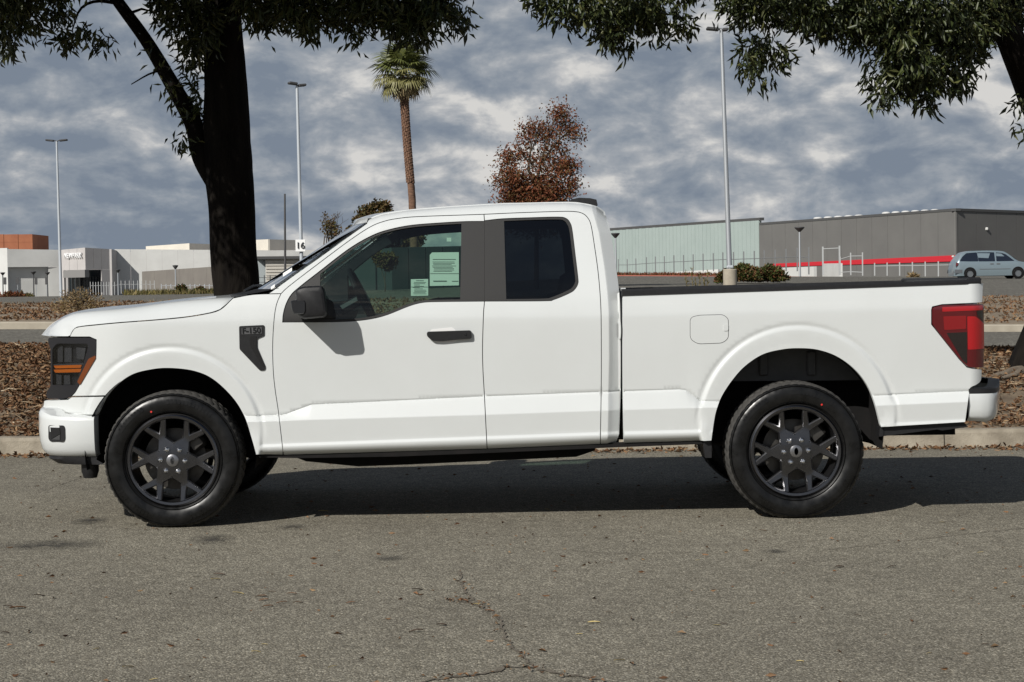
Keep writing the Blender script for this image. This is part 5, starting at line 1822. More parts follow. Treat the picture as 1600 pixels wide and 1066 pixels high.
def sign_post(px, py, pyb, d, label):
    X = gx_(px, d)
    zb = fz(X, d); zt = zpx(px, py, d)
    o = empty('sign_post', (X, d, zb))
    tag(o, label, 'sign', 'small parking signs before the mall')
    h = zt - zb
    MB().tube([(0, 0, 0), (0, .03, h)], .035, 6).build('post', GALV, o)
    MB().rbox((0, -.04, h - .42), (.34, .02, .84), .008).build('sign_plate', DKM, o)
for px_, lb in ((8, 'small grey parking sign at the frame edge by the mall wing'), (27.5, 'small grey parking sign in the middle of the shaded mall bay'), (56.5, 'small grey parking sign close beside a lamp at the mall bay'), (73, 'small grey parking sign nearest the mall tower')):
    sign_post(px_, 433.5, 465, 210, lb)

# ------------------------------------------------------------------ fences
FENC = mat('fence_grey', (.40, .41, .41), .7)
FENG = mat('fence_galvanised', (.17, .175, .18), .6)
def fence(pts, rails, label, w=.09, ext=.25, name='post_fence', m=POLEW):
    """pts: (px, py_top, py_base, depth)"""
    o = empty(name, (gx_(pts[0][0], pts[0][3]), pts[0][3], 0))
    tag(o, label, 'fence')
    O = np.array(o.location)
    tops = []
    for px_, yt, yb, d_ in pts:
        T = np.array(pv(px_, yt, d_)); X = T[0]
        zb = min(zpx(px_, yb, d_), T[2] - .5)
        MB().box((T[0] - O[0], T[1] - O[1], (T[2] + zb) / 2), (w, w, T[2] - zb)).build('fence_post', m, o, smooth=False)
        tops.append((T - O, zb))
    for fr in rails:
        for (a, za), (b, zb_) in zip(tops[:-1], tops[1:]):
            pa = a.copy(); pb = b.copy()
            pa[2] = za + (a[2] - za) * fr; pb[2] = zb_ + (b[2] - zb_) * fr
            MB().tube([tuple(pa + (0, w * .6, 0)), tuple(pb + (0, w * .6, 0))], w * .33, 5).build('rail', m, o)
ft = [(966, 405, 429), (980, 405, 429), (993.5, 404, 428), (1010, 402, 428), (1024, 401, 427), (1038, 400.5, 427), (1053, 399, 426), (1068, 398.5, 426), (1083, 397.5, 425), (1098.5, 396.5, 424.5), (1114.5, 395.8, 424), (1129.5, 394.5, 424), (1146, 394, 424), (1162, 393, 424), (1178.5, 392.2, 424), (1194, 391, 424), (1211, 390, 424), (1228, 388.8, 424), (1245.5, 387.3, 424), (1263.5, 386.3, 429)]
fence([(a, b, c, np.interp(a, [966, 1263], [245, 175])) for a, b, c in ft], (.62,), 'row of tall grey fence posts with one rail before the sage wall', .12, m=FENG)
fence([(1285.5, 385.5, 430, 168), (1311.5, 384, 430, 166)], (.92,), 'white gate frame of two tall posts standing by the red band', .13, m=FENC, name='gate_frame')
fence([(1312.5, 401, 430, 165), (1329, 395, 430, 164), (1347.5, 394.5, 431, 163)], (.85, .15), 'short white fence bay right after the gate frame', .10, m=FENC)
fence([(1366.5, 411, 431, 160), (1386, 410.5, 431, 159), (1405.5, 410, 431, 158), (1425.5, 409.5, 432, 157), (1445.5, 409, 432, 156), (1466, 408.5, 432, 155), (1487, 408, 432, 154)], (.75,), 'low white fence running below the red band to the van', .09, m=FENC)
fl_ = [(141 + 4.2 * k, 440.5 + .25 * (k % 3), 461) for k in range(10)] + [(189 + 6.5 * k, 438.5 + .4 * (k % 2), 459) for k in range(9)]
fence([(a, b, c, 240) for a, b, c in fl_], (.72,), 'pale picket fence in front of the mall entrance', .07, m=FENC)
fence([(252 + 7.5 * k, 444, 452 , 215) for k in range(12)], (.7,), 'thin pale fence at the foot of the brown wall', .07)
fence([(404 + 9 * k, 430, 446, 200) for k in range(22)], (.75, .3), 'dark post fence in front of the striped shed', .09, m=DKM)
# red painted kerb across the lot
RK = mat('red_kerb_paint', (.36, .10, .07), .85, col2=(.42, .15, .11), vscale=2)
xs_ = [gx_(p, 150) for p in (960, 1080, 1200, 1320, 1446)]
for i in range(4):
    pa, pb = (960, 1080, 1200, 1320, 1446)[i], (960, 1080, 1200, 1320, 1446)[i + 1]
    ya = np.interp([pa, pb], [960, 1446], [430, 433.6])
    yb = np.interp([pa, pb], [960, 1446], [433.5, 436.2])
    secs = []
    for p, a, b in ((pa + .4, ya[0], yb[0]), (pb - .4, ya[1], yb[1])):
        T = pv(p, a, 152); Bq = pv(p, b, 150)
        secs.append([(Bq[0], 150, min(Bq[2], T[2] - .1) - .5), (Bq[0], 150, T[2] - .03), (Bq[0], 150.1, T[2]), (T[0], 152, T[2]), (T[0], 152, T[2] - .6)])
    if i == 0:
        rk = empty('red_kerb')
        tag(rk, kind='structure')
    MB().loft(secs, caps=True).build('kerb_section', RK, rk, smooth=False)

# ------------------------------------------------------------------ trees and plants
LEAFG = island_mat('ash_leaf', [(.015, .021, .007), (.032, .044, .014), (.066, .080, .024), (.026, .037, .011), (.115, .118, .040)], .45, .4, .12)
LEAFR = island_mat('autumn_leaf', [(.11, .035, .018), (.17, .058, .028), (.24, .085, .04), (.10, .055, .025), (.12, .085, .03)], .7, .2, .2)
LEAFB = island_mat('bronze_leaf', [(.09, .06, .025), (.13, .085, .03), (.06, .065, .022), (.11, .055, .025)], .7, .2, .15)
HEDGE = island_mat('hedge_leaf', [(.028, .045, .010), (.05, .07, .016), (.08, .09, .022), (.14, .055, .025), (.10, .075, .03)], .6, .3, .1)
STRAW = island_mat('straw_blade', [(.30, .22, .12), (.38, .29, .16), (.24, .17, .09), (.18, .14, .06), (.26, .15, .07)], .8, .2, .2)
WEED = island_mat('weed_blade', [(.08, .085, .025), (.15, .135, .045), (.26, .20, .09), (.06, .06, .02), (.30, .24, .12)], .8, .2, .2)
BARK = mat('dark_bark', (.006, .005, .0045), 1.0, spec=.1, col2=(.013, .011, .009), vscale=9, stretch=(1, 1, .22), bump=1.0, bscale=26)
BARKR = mat('grey_bark', (.06, .045, .035), .95, col2=(.10, .08, .06), vscale=6, bump=.6, bscale=20)
def limb(pts_px, d, widths):
    """limb traced in the photo at distance d -> path, radii"""
    P = sm(pts_px, n=6) if len(pts_px) > 2 else np.array(pts_px, float)
    k = np.linspace(0, 1, len(P))
    w = np.interp(k, np.linspace(0, 1, len(widths)), widths)
    dd = d if np.ndim(d) else np.full(len(P), d)
    if len(dd) != len(P):
        dd = np.interp(k, np.linspace(0, 1, len(dd)), dd)
    W = pix(P[:, 0], P[:, 1], dd)
    return W, w * .5 * dd / FPX
def bark_tube(mb, P, r, n=28, amp=.06, seed=0):
    q = max(2, int(np.sum(np.linalg.norm(np.diff(P, axis=0), axis=1)) / .06))
    s = np.r_[0, np.cumsum(np.linalg.norm(np.diff(P, axis=0), axis=1))]
    u = np.linspace(0, s[-1], q)
    Q = np.c_[[np.interp(u, s, P[:, i]) for i in range(3)]].T
    rr = np.interp(u, s, r)
    V, Fc = [], []
    th = np.linspace(0, 2 * math.pi, n, endpoint=False)
    T = np.gradient(Q, axis=0); T /= np.linalg.norm(T, axis=1)[:, None]
    for i in range(q):
        a = np.cross(T[i], (0, 1, 0)); a /= np.linalg.norm(a); b = np.cross(T[i], a)
        rad = rr[i] * (1 + amp * (vnoise(th * 3.2 + seed, np.full(n, u[i] * 1.3), 1.5, seed) - .5) * 2 + amp * .6 * (vnoise(th * 9, np.full(n, u[i] * 3.0), 1, seed + 2) - .5) * 2)
        V.append(Q[i] + rad[:, None] * (np.cos(th)[:, None] * a + np.sin(th)[:, None] * b))
    for i in range(q - 1):
        for k in range(n):
            k2 = (k + 1) % n
            Fc.append((i * n + k, (i + 1) * n + k, (i + 1) * n + k2, i * n + k2))
    mb.add(np.vstack(V), Fc)
def clumps(lobes, d0, per, leaf=(.075, .13), droop=1.0, spread=.10, aspect=.2):
    """drooping sprays of leaves filling the given lobes: (px, py, rx, ry, depth offset, depth radius, density)"""
    PP, DD, LL = [], [], []
    for (cx, cy, rx, ry, dd, dr, dens) in lobes:
        d = d0 + dd
        C = np.array(pv(cx, cy, d))
        ax = np.array([rx * d / FPX, dr, ry * d / FPX])
        vol = rx * ry * (d / FPX) ** 2
        n = int(per * dens * vol * (1 + dr))
        v = rng.normal(size=(n, 3)); v /= np.linalg.norm(v, axis=1)[:, None]
        v *= (rng.random(n) ** .42)[:, None]
        sp = C + v * ax
        m = 9
        base = np.repeat(sp, m, 0) + rng.normal(0, spread * .45, (n * m, 3))
        out_ = np.repeat(v * np.array([.7, .7, .15]), m, 0) + rng.normal(0, .55, (n * m, 3))
        out_[:, 2] -= droop * rng.uniform(.3, 1.3, n * m)
        PP.append(base); DD.append(out_); LL.append(rng.uniform(*leaf, n * m))
    P, D, L = np.vstack(PP), np.vstack(DD), np.concatenate(LL)
    return leaf_mesh(P, D, L, L * aspect * rng.uniform(.8, 1.25, len(L)), .2)
# near left tree
DT = 19.5
tree = empty('shade_tree', (float(pix(370, 600, DT)[0]), DT, float(berm_z(np.array([-3.0]), DT)[0]) - .1))
tag(tree, 'large dark-barked tree standing on the verge behind the hood', 'tree', 'shade trees on the verge')
O = np.array(tree.location)
mb = MB()
P, r = limb([(372, 620), (370, 560), (370, 462), (365, 400), (360, 300), (356, 250), (353, 150), (349, 60), (346, 0), (340, -150), (330, -330)], DT, [112, 84, 72, 70, 73, 76, 68, 61, 58, 46, 30])
bark_tube(mb, P, r, 32, .05, 1)
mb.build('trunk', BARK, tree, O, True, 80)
for k, (pts, dd, ws) in enumerate((([(345, 290), (318, 245), (301, 190), (268, 130), (226, 60), (186, 5), (140, -60), (60, -170)], [DT, DT, DT, DT - .3, DT - .6], [40, 34, 28, 24, 20, 18, 15, 10]),
                      ([(350, 30), (420, -40), (520, -95), (640, -150)], [DT, DT - .6, DT - 1.3, DT - 2], [34, 26, 18, 10]),
                      ([(345, -60), (300, -160), (240, -260)], [DT, DT - 1, DT - 2.2], [30, 22, 12]),
                      ([(343, -100), (420, -230), (520, -330)], [DT, DT + .8, DT + 1.8], [28, 20, 10]),
                      ([(186, 5), (150, 2), (125, 15), (112, 50)], DT - .5, [7, 5, 4, 2]),
                      ([(215, 40), (195, 20), (178, 8)], DT - .4, [3, 3, 2]),
                      ([(262, 108), (235, 115), (205, 132)], DT - .5, [4, 3, 1.5]),
                      ([(205, 20), (222, 14), (238, 18)], DT - .6, [5, 4, 2]))):
    mb = MB()
    P, r = limb(pts, dd, ws)
    bark_tube(mb, P, r, 14 if ws[0] > 10 else 8, .06, k + 3)
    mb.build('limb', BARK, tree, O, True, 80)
lobes = [(18, 20, 50, 38, -1.5, .8, 1.0), (2, 70, 18, 34, -1.5, .5, 1.0), (60, 5, 40, 22, -1.3, .7, .9), (97, 28, 20, 22, -1, .35, .7), (98, 70, 17, 17, -1, .35, 1.0), (118, 62, 14, 14, -1, .3, .7), (146, 68, 18, 20, -1, .35, 1.0),
         (250, 18, 20, 26, -.6, .4, .8), (285, 20, 40, 42, -.6, .5, 1.1), (300, 62, 28, 36, -.3, .4, .9), (318, 40, 22, 50, -.5, .35, 1.0),
         (305, 105, 20, 34, .1, .3, .55), (312, 150, 18, 34, .1, .3, .5), (318, 195, 12, 24, .0, .25, .45), (288, 215, 14, 22, -.1, .25, .45), (268, 145, 14, 22, -.2, .25, .4), (290, 238, 8, 12, -.1, .2, .4), (255, 105, 12, 12, -.3, .2, .3), (275, 185, 10, 14, -.2, .2, .35), (237, 70, 10, 14, -.3, .2, .4),
         (405, 12, 40, 44, -1, .6, 1.2), (455, 10, 42, 36, -1.2, .7, 1.2), (485, 35, 34, 36, -1.2, .6, 1.2), (540, 8, 45, 36, -1.3, .7, 1.2), (556, 48, 16, 26, -1.3, .35, 1.0), (600, 12, 46, 34, -1.5, .7, 1.2), (648, 45, 24, 42, -1.5, .4, 1.1), (625, 30, 30, 34, -1.5, .5, 1.1), (690, 15, 34, 34, -1.6, .6, 1.1), (722, 30, 15, 26, -1.6, .3, .9), (668, 15, 30, 36, -1.6, .5, 1.0)]
# the crown above the frame
for cx, cy, rx, ry, dd, dr in ((-60, -60, 120, 70, -2, 1.6), (60, -110, 150, 80, -1.5, 2.0), (200, -150, 150, 90, -2.2, 2.2), (360, -130, 150, 90, -2.0, 2.0), (520, -110, 150, 75, -2, 1.8), (650, -80, 120, 60, -2, 1.4), (100, -260, 180, 90, -2.6, 2.6), (300, -310, 200, 110, -2.0, 3.0), (520, -270, 180, 100, -1.2, 2.6), (340, -450, 220, 110, -.5, 3.0), (340, -230, 200, 90, 2.4, 2.0), (150, -200, 160, 90, 1.8, 1.8), (560, -190, 160, 90, 2.2, 1.8), (-120, -200, 140, 90, -3.0, 1.8), (-40, -330, 160, 100, -3.4, 2.0), (160, -420, 200, 100, -4, 2.0)):
    lobes.append((cx, cy, rx, ry, dd, dr, .42))
V, F_ = clumps([(a, b - 6, c * .9, d_ * .9, e, f, g) if b > -50 else (a, b, c, d_, e, f, g) for a, b, c, d_, e, f, g in lobes], DT, 640, (.085, .15), 1.0, .12, .24)
print('leaves', len(F_))
mesh_obj('crown', V, F_, LEAFG, tree, O, smooth=False)
# near right tree
DT2 = 19.0
tree2 = empty('shade_tree', (float(pix(1655, 600, DT2)[0]), DT2, float(berm_z(np.array([5.8]), DT2)[0]) - .05))
tag(tree2, 'large leafy tree at the frame edge, its roots showing behind the tailgate', 'tree', 'shade trees on the verge')
O = np.array(tree2.location)
mb = MB()
P, r = limb([(1660, 640), (1658, 580), (1662, 500), (1664, 400), (1658, 300), (1660, 200), (1680, 60), (1700, -80), (1710, -250)], DT2, [250, 165, 108, 88, 82, 76, 62, 50, 32])
bark_tube(mb, P, r, 32, .06, 21)
mb.build('trunk', BARK, tree2, O, True, 80)
for k, (pts, dd, ws) in enumerate((([(1650, 240), (1628, 180), (1606, 125), (1588, 85), (1566, 40), (1520, -20), (1440, -80), (1300, -130)], [DT2, DT2 - .2, DT2 - .6, DT2 - 1.0], [60, 54, 50, 46, 40, 32, 22, 10]),
                      ([(1566, 40), (1500, 20), (1440, 10), (1380, 30)], [DT2 - .6, DT2 - .9, DT2 - 1.2], [20, 14, 9, 4]),
                      ([(1440, -80), (1250, -60), (1120, -30), (960, -25)], [DT2 - 1, DT2 - 1.3, DT2 - 1.6], [20, 13, 9, 4]),
                      ([(1690, -20), (1760, -120), (1850, -200)], [DT2, DT2 + .3, DT2 + 1], [36, 24, 12]))):
    mb = MB()
    P, r = limb(pts, dd, ws)
    bark_tube(mb, P, r, 16, .06, k + 23)
    mb.build('limb', BARK, tree2, O, True, 80)
ROOTM = mat('root_bark', (.12, .095, .07), .9, col2=(.19, .155, .115), vscale=8, bump=.6, bscale=30)
for k, pts in enumerate(([(1625, 555), (1590, 566), (1566, 560)], [(1630, 575), (1598, 578), (1580, 592), (1562, 603)], [(1625, 540), (1585, 545), (1556, 556), (1545, 566)])):
    P, r = limb(pts, [DT2, DT2 - .5, DT2 - .7], [22, 11, 4])
    P[:, 2] = berm_z(P[:, 0], P[:, 1]) + .02
    mb = MB()
    bark_tube(mb, P, r, 12, .08, 40 + k)
    mb.build('root', ROOTM, tree2, O, True, 80)
lobes = [(845, 2, 36, 18, -1.4, .5, 1.0), (885, 18, 42, 24, -1.4, .5, 1.1), (930, 30, 44, 30, -1.3, .5, 1.2), (955, 62, 32, 24, -1.3, .4, 1.1), (985, 25, 44, 40, -1.3, .5, 1.2), (985, 75, 15, 14, -1.3, .3, .9), (1020, 25, 38, 36, -1.3, .5, 1.1), (1030, 66, 12, 14, -1.3, .25, .9), (1066, 40, 22, 20, -1.2, .35, 1.0), (1070, 8, 22, 18, -1.2, .3, .8),
         (1122, 2, 16, 20, -1.2, .3, .8), (1156, 16, 28, 30, -1.2, .5, 1.1), (1190, 22, 40, 36, -1.3, .5, 1.1), (1195, 82, 38, 22, -1.2, .4, .8), (1165, 100, 24, 26, -1.2, .35, .75), (1192, 122, 20, 20, -1.2, .3, .75), (1218, 100, 18, 20, -1.2, .3, .8),
         (1250, 18, 48, 44, -1.3, .6, 1.2), (1290, 40, 40, 34, -1.2, .5, 1.2), (1330, 30, 44, 48, -1.2, .6, 1.2), (1345, 66, 26, 20, -1.2, .35, 1.0), (1375, 25, 44, 44, -1.4, .6, 1.2), (1400, 70, 44, 44, -1.5, .5, 1.1), (1440, 30, 50, 50, -1.4, .7, 1.3), (1420, 110, 46, 44, -1.4, .5, 1.1), (1375, 120, 20, 26, -1.4, .3, .8), (1375, 160, 16, 20, -1.4, .3, .7), (1400, 145, 28, 24, -1.3, .35, .9), (1450, 130, 40, 40, -1.2, .5, 1.2), (1445, 165, 34, 12, -1.2, .3, .8), (1490, 60, 50, 60, -1.2, .6, 1.3), (1500, 120, 32, 34, -1.1, .4, .9), (1530, 30, 44, 50, -1.0, .6, 1.2), (1560, 40, 40, 40, .8, .6, 1.2), (1590, 10, 40, 60, .8, .6, 1.0),
         (1592, 178, 14, 14, -.8, .25, .8), (1600, 210, 8, 18, -.8, .2, .6), (1520, 90, 20, 20, -.8, .3, .8)]
for cx, cy, rx, ry, dd, dr in ((880, -60, 100, 40, -1.6, 1.0), (1000, -70, 120, 55, -1.6, 1.4), (1140, -90, 130, 70, -1.8, 1.6), (1300, -100, 140, 75, -1.6, 1.8), (1450, -110, 150, 80, -1.4, 2), (1620, -90, 150, 90, -1.2, 2), (1780, -100, 150, 110, -.5, 2), (1300, -240, 200, 90, -1, 2.4), (1500, -270, 220, 110, -.6, 2.8), (1750, -280, 220, 120, 0, 2.8), (1620, -420, 230, 110, .5, 2.8), (1450, -190, 160, 80, 2.0, 1.6), (1700, -180, 160, 90, 2.2, 1.6)):
    lobes.append((cx, cy, rx, ry, dd, dr, .42))
V, F_ = clumps([(a, b - 9, c * .86, d_ * .84, e, f, g) if b > -50 else (a, b, c, d_, e, f, g * .5) for a, b, c, d_, e, f, g in lobes], DT2, 640, (.085, .15), 1.0, .12, .24)
print('leaves', len(F_))
mesh_obj('crown', V, F_, LEAFG, tree2, O, smooth=False)

# fan palm
DP = 112.0
X, Zb = gx_(646, DP), 0.9
palm = empty('fan_palm', (X, DP, Zb))
tag(palm, 'tall fan palm with a bare brown trunk above the cab roof', 'palm tree')
PALMT = mat('palm_trunk', (.19, .105, .065), .95, col2=(.10, .055, .035), vscale=3.5, stretch=(1, 1, 2.5), bump=1.0, bscale=6)
topP = np.array(pv(629, 128, DP)) - np.array((X, DP, Zb))
mb = MB()
P, r = limb([(650, 450), (645, 330), (641, 280), (636, 220), (632, 160), (630, 122)], DP, [15, 11.5, 11, 11, 11.5, 15])
bark_tube(mb, P, r, 16, .10, 31)
for k in range(420):        # old leaf bases round the trunk
    t = k / 420
    u_ = 1 - t * .62
    q = np.array([np.interp(u_, np.linspace(0, 1, len(P)), P[:, i]) for i in range(3)])
    a = k * 2.4
    rr_ = np.interp(u_, np.linspace(0, 1, len(P)), r)
    mb.box((q[0] + rr_ * math.cos(a), q[1] + rr_ * math.sin(a), q[2]), (.08, .09, .2), (.0, -.25, a))
mb.build('trunk', PALMT, palm, np.array((X, DP, Zb)), True, 60)
FROND = [mat('palm_frond_green', (.07, .085, .02), .5, col2=(.12, .13, .035), vscale=3), mat('palm_frond_olive', (.15, .14, .05), .6, col2=(.20, .19, .07), vscale=3), mat('palm_frond_dry', (.25, .19, .09), .8, col2=(.33, .25, .13), vscale=3)]
def frond_mesh(m_, seed):
    rs_ = random.Random(seed)
    mb = MB()
    mb.tube([(0, 0, 0), (.45, 0, .08), (.85, 0, .06)], [.03, .022, .018], 4)
    nl = 26
    for k in range(nl):
        a = R(-118 + 236 * k / (nl - 1)) + rs_.uniform(-.03, .03)
        L = (1.05 - .25 * abs(a) / 2.0) * rs_.uniform(.9, 1.08)
        c, s_ = math.cos(a), math.sin(a)
        b0 = np.array([.85, 0, .06]); w = .045
        p1 = b0 + np.array([c * L * .6, s_ * L * .6, .06 - .06 * abs(s_)])
        p2 = b0 + np.array([c * L, s_ * L, -.16 - rs_.random() * .25])
        n_ = np.array([-s_, c, 0]) * w
        mb.add([b0, p1 + n_, p1 - n_ , p2], [(0, 2, 1), (1, 2, 3)])
    V, Fc = mb.arr()
    o = mesh_obj('frond', V, Fc, m_, smooth=False)
    me = o.data
    bpy.data.objects.remove(o)
    return me
FM = [[frond_mesh(m_, s_) for s_ in (1, 2)] for m_ in FROND]
cen = np.array(pv(630, 112, DP)) - np.array((X, DP, Zb))
for k in range(46):
    el = R(78 - 150 * (k / 45) ** .85 + random.uniform(-8, 8))
    az = k * 2.3999
    o = bpy.data.objects.new('frond', FM[0 if k < 22 else (1 if k < 36 else 2)][k % 2])
    link(o, palm)
    o.location = tuple(cen + np.array([0, 0, -.25 * (k / 45)]))
    o.rotation_euler = Euler((random.uniform(-.4, .4), -el, az), 'XYZ')
    s_ = (1.2 if k < 36 else .95) * random.uniform(.9, 1.1)
    o.scale = (s_, s_, s_)

# branching trees further back
def grow(mb, p, d, L, r, depth, ends, spread=.55, up=.25, rs_=random):
    q = p + d * L
    mid = (p + q) / 2 + np.array([rs_.uniform(-1, 1) for _ in range(3)]) * L * .06
    mb.tube([p, mid, q], [r, r * .85, r * .68], 5 if depth < 3 else 7, cap=False)
    if depth == 0:
        ends.append(q)
        return
    if depth < 3:
        ends.append(mid)
    for k in range(rs_.choice((2, 3, 3))):
        nd = d + np.array([rs_.gauss(0, spread), rs_.gauss(0, spread), rs_.gauss(0, spread) + up])
        nd /= np.linalg.norm(nd)
        grow(mb, q, nd, L * rs_.uniform(.62, .85), r * .62, depth - 1, ends, spread, up, rs_)
def bare_tree(name, label, px, pyt, pyb, d, leafm, seed, dens, spread=.5, depth=5, hl=.26, leaf=(.1, .2), lobes=None, group=None):
    rs_ = random.Random(seed)
    X = gx_(px, d); zb = min(zpx(px, pyb, d), fz(X, d)); zt = zpx(px, pyt, d)
    o = empty(name, (X, d, zb))
    tag(o, label, 'tree', group)
    H = zt - zb
    mb = MB(); ends = []
    grow(mb, np.zeros(3), np.array([0, 0, 1.0]), H * hl, H * .022, depth, ends, spread, .3, rs_)
    E = np.array(ends)
    k = H / E[:, 2].max()
    V, Fc = mb.arr()
    if lobes:
        # keep twigs inside the outline
        pass
    mesh_obj('trunk', V * k, Fc, BARKR, o, smooth=True, angle=60)
    E = E * k
    E = E[E[:, 2] > H * .3]
    if dens > 0:
        idx = rng.integers(0, len(E), int(len(E) * dens))
        m = 14
        P = np.repeat(E[idx], m, 0) + rng.normal(0, H * .022, (len(idx) * m, 3))
        D = rng.normal(size=P.shape); D[:, 2] -= .4
        L = rng.uniform(*leaf, len(P))
        V, F_ = leaf_mesh(P, D, L, L * .55, .3)
        mesh_obj('crown', V, F_, leafm, o, smooth=False)
    return o
# red tree over the cab: trunk, traced limbs and leaf masses
DR = 85.0
X = gx_(838, DR); zb = 1.2
rt = empty('autumn_tree', (X, DR, zb))
tag(rt, 'tall thin red-leaved autumn tree rising above the cab roof', 'tree')
O = np.array((X, DR, zb))
mb = MB()
for pts, ws in (([(838, 460), (839, 320), (842, 270), (856, 215), (868, 185), (872, 165)], [8, 5.5, 3.6, 2.2, 1.6, 1]), ([(840, 300), (826, 262), (830, 225), (818, 210)], [5, 4, 3, 1]), ([(846, 255), (868, 225), (890, 205), (904, 198)], [4, 3, 2, 1]), ([(840, 310), (808, 280), (786, 268), (772, 285)], [5, 3, 2, 1]), ([(842, 300), (870, 275), (892, 262), (900, 245)], [5, 3, 2, 1]), ([(840, 320), (865, 305), (890, 300), (902, 290)], [4, 3, 2, 1]), ([(836, 262), (815, 240), (805, 215)], [3, 2, 1]), ([(839, 330), (800, 308), (782, 295)], [4, 3, 1]), ([(872, 225), (880, 190), (888, 178)], [2, 2, 1]), ([(830, 235), (845, 205), (850, 195)], [2, 1.5, 1])):
    P, r = limb(pts, DR, ws)
    bark_tube(mb, P, r, 6, .05, 50)
rs_ = random.Random(12)
RL = [(858, 207, 18, 12, .2, .45, .55), (866, 232, 20, 12, .1, .5, .5), (842, 248, 18, 14, .2, .5, .5), (822, 222, 10, 10, .1, .3, .5), (855, 260, 16, 10, -.1, .4, .6), (872, 175, 14, 9, 0, .45, 1.0), (884, 180, 10, 7, .2, .3, .8), (893, 203, 14, 9, -.2, .4, 1.0), (878, 194, 12, 7, .3, .3, .7), (832, 203, 16, 9, 0, .45, 1.0), (846, 196, 8, 6, .3, .3, .6), (850, 215, 18, 7, 0, .4, .6), (900, 215, 8, 8, 0, .3, .6), (800, 245, 18, 10, 0, .45, 1.0), (812, 238, 10, 6, .2, .3, .6), (790, 260, 14, 10, 0, .4, .5), (775, 283, 8, 8, 0, .3, .6), (802, 278, 22, 13, -.3, .6, 1.1), (806, 298, 22, 12, 0, .6, 1.1), (838, 300, 26, 18, -.3, .7, 1.1), (832, 275, 12, 8, .3, .4, .5), (855, 280, 16, 12, 0, .5, .8), (878, 258, 16, 12, 0, .5, 1.0), (888, 262, 13, 12, -.2, .4, .9), (892, 290, 13, 14, 0, .45, .8), (870, 300, 18, 14, .2, .5, 1.0), (842, 320, 50, 16, 0, .9, .9), (842, 345, 52, 18, 0, 1, .9), (795, 315, 18, 10, 0, .5, .7)]
for (cx, cy, rx, ry, dd, dr, dens) in RL:
    for k in range(9):
        a = np.array(pv(cx + rs_.uniform(-rx, rx) * .9, cy + rs_.uniform(-ry, ry), DR + dd)); c = np.array(pv(842 + (cx - 842) * .6, cy + ry * 1.2, DR))
        c = a + (c - a) * .35
        mb.tube([c, (a + c) / 2 + rs_.uniform(-.06, .06), a], [.018, .012, .006], 3, cap=False)
mb.build('trunk', BARKR, rt, O, True, 70)
V, F_ = clumps(RL, DR, 250, (.09, .19), .3, .5, .5)
mesh_obj('crown', V, F_, LEAFR, rt, O, smooth=False)
bare_tree('bare_tree', 'small half-bare brown tree seen over the windshield pillar', 505, 330, 458, 95, LEAFB, 4, .35, .55, 5, .24, (.08, .2))
bare_tree('bronze_tree', 'bronze-green bushy tree top showing over the roof front', 600, 318, 458, 120, LEAFB, 9, 2.6, .75, 5, .24, (.15, .32))
bare_tree('lot_tree', 'slender dark tree seen through the driver window', 601, 396, 458, 95, LEAFB, 15, 1.4, .6, 4, .36, (.15, .3))
def bush(name, label, px, py0, py1, halfw, d, m, seed, n, leaf, aspect=.5, cat='bush', stems=True, flat=1.0):
    X = gx_(px, d); zt = zpx(px, py0, d); zb = min(zpx(px, py1, d), zt - .2)
    o = empty(name, (X, d, zb))
    tag(o, label, cat)
    H = zt - zb; W = halfw * d / FPX
    if stems:
        rs_ = random.Random(seed)
        mb = MB()
        for k in range(26):
            a = rs_.uniform(0, 6.28); r_ = rs_.uniform(.2, .85) * W
            mb.tube([(0, 0, 0), (r_ * .35 * math.cos(a), r_ * .35 * math.sin(a), H * .4), (r_ * math.cos(a), r_ * math.sin(a), H * rs_.uniform(.55, .9))], [.02, .013, .004], 4, cap=False)
        mb.build('stem', BARKR, o)
    v = rng.normal(size=(n, 3)); v /= np.linalg.norm(v, axis=1)[:, None]
    v[:, 2] = np.abs(v[:, 2]) * .9 + (0 if stems else -.15)
    v *= (rng.uniform(.55, 1.0, n))[:, None]
    lump = 1 + .25 * (vnoise(v[:, 0] * 3, v[:, 1] * 3 + v[:, 2] * 2, 1.5, seed) - .5) * 2
    P = v * lump[:, None] * np.array([W, min(W, 1.5) * .8, H])
    if not stems:
        P[:, 2] = np.maximum(P[:, 2], 0)
    D = v + rng.normal(0, .6, v.shape)
    L = rng.uniform(*leaf, n)
    V, F_ = leaf_mesh(P, D, L, L * aspect, .3)
    mesh_obj('foliage', V, F_, m, o, smooth=False)
bush('dry_shrub', 'dry straw-coloured shrub growing above the hood front on the far strip', 122, 447, 486, 38, 47, STRAW, 3, 1500, (.04, .10), .3)
bush('round_hedge', 'rounded green hedge mass with reddish patches beside the pole base', 1160, 410, 436, 32, 95, HEDGE, 5, 6000, (.12, .24), .5, 'hedge', False)
bush('round_hedge', 'second rounded hedge of yellow-green leaves by the short white wall', 1204, 410, 436, 24, 96, HEDGE, 6, 4500, (.12, .24), .5, 'hedge', False)
bush('round_hedge', 'small green hedge lobe hugging the concrete pole base', 1130, 421, 439, 11, 92, HEDGE, 7, 1500, (.10, .2), .5, 'hedge', False)
bush('straw_tuft', 'small straw-coloured tuft below the low white fence', 1427, 425, 437, 8, 140, STRAW, 8, 500, (.15, .4), .2, 'grass tuft', False)
bush('dark_shrub', 'small dark green shrub against the brown wall near the trunk', 283, 443, 458, 10, 190, HEDGE, 9, 700, (.2, .4), .5, 'bush', False)
bush('dark_shrub', 'low dark shrub at the trunk edge before the brown wall', 312, 447, 458, 9, 190, HEDGE, 10, 600, (.2, .4), .5, 'bush', False)
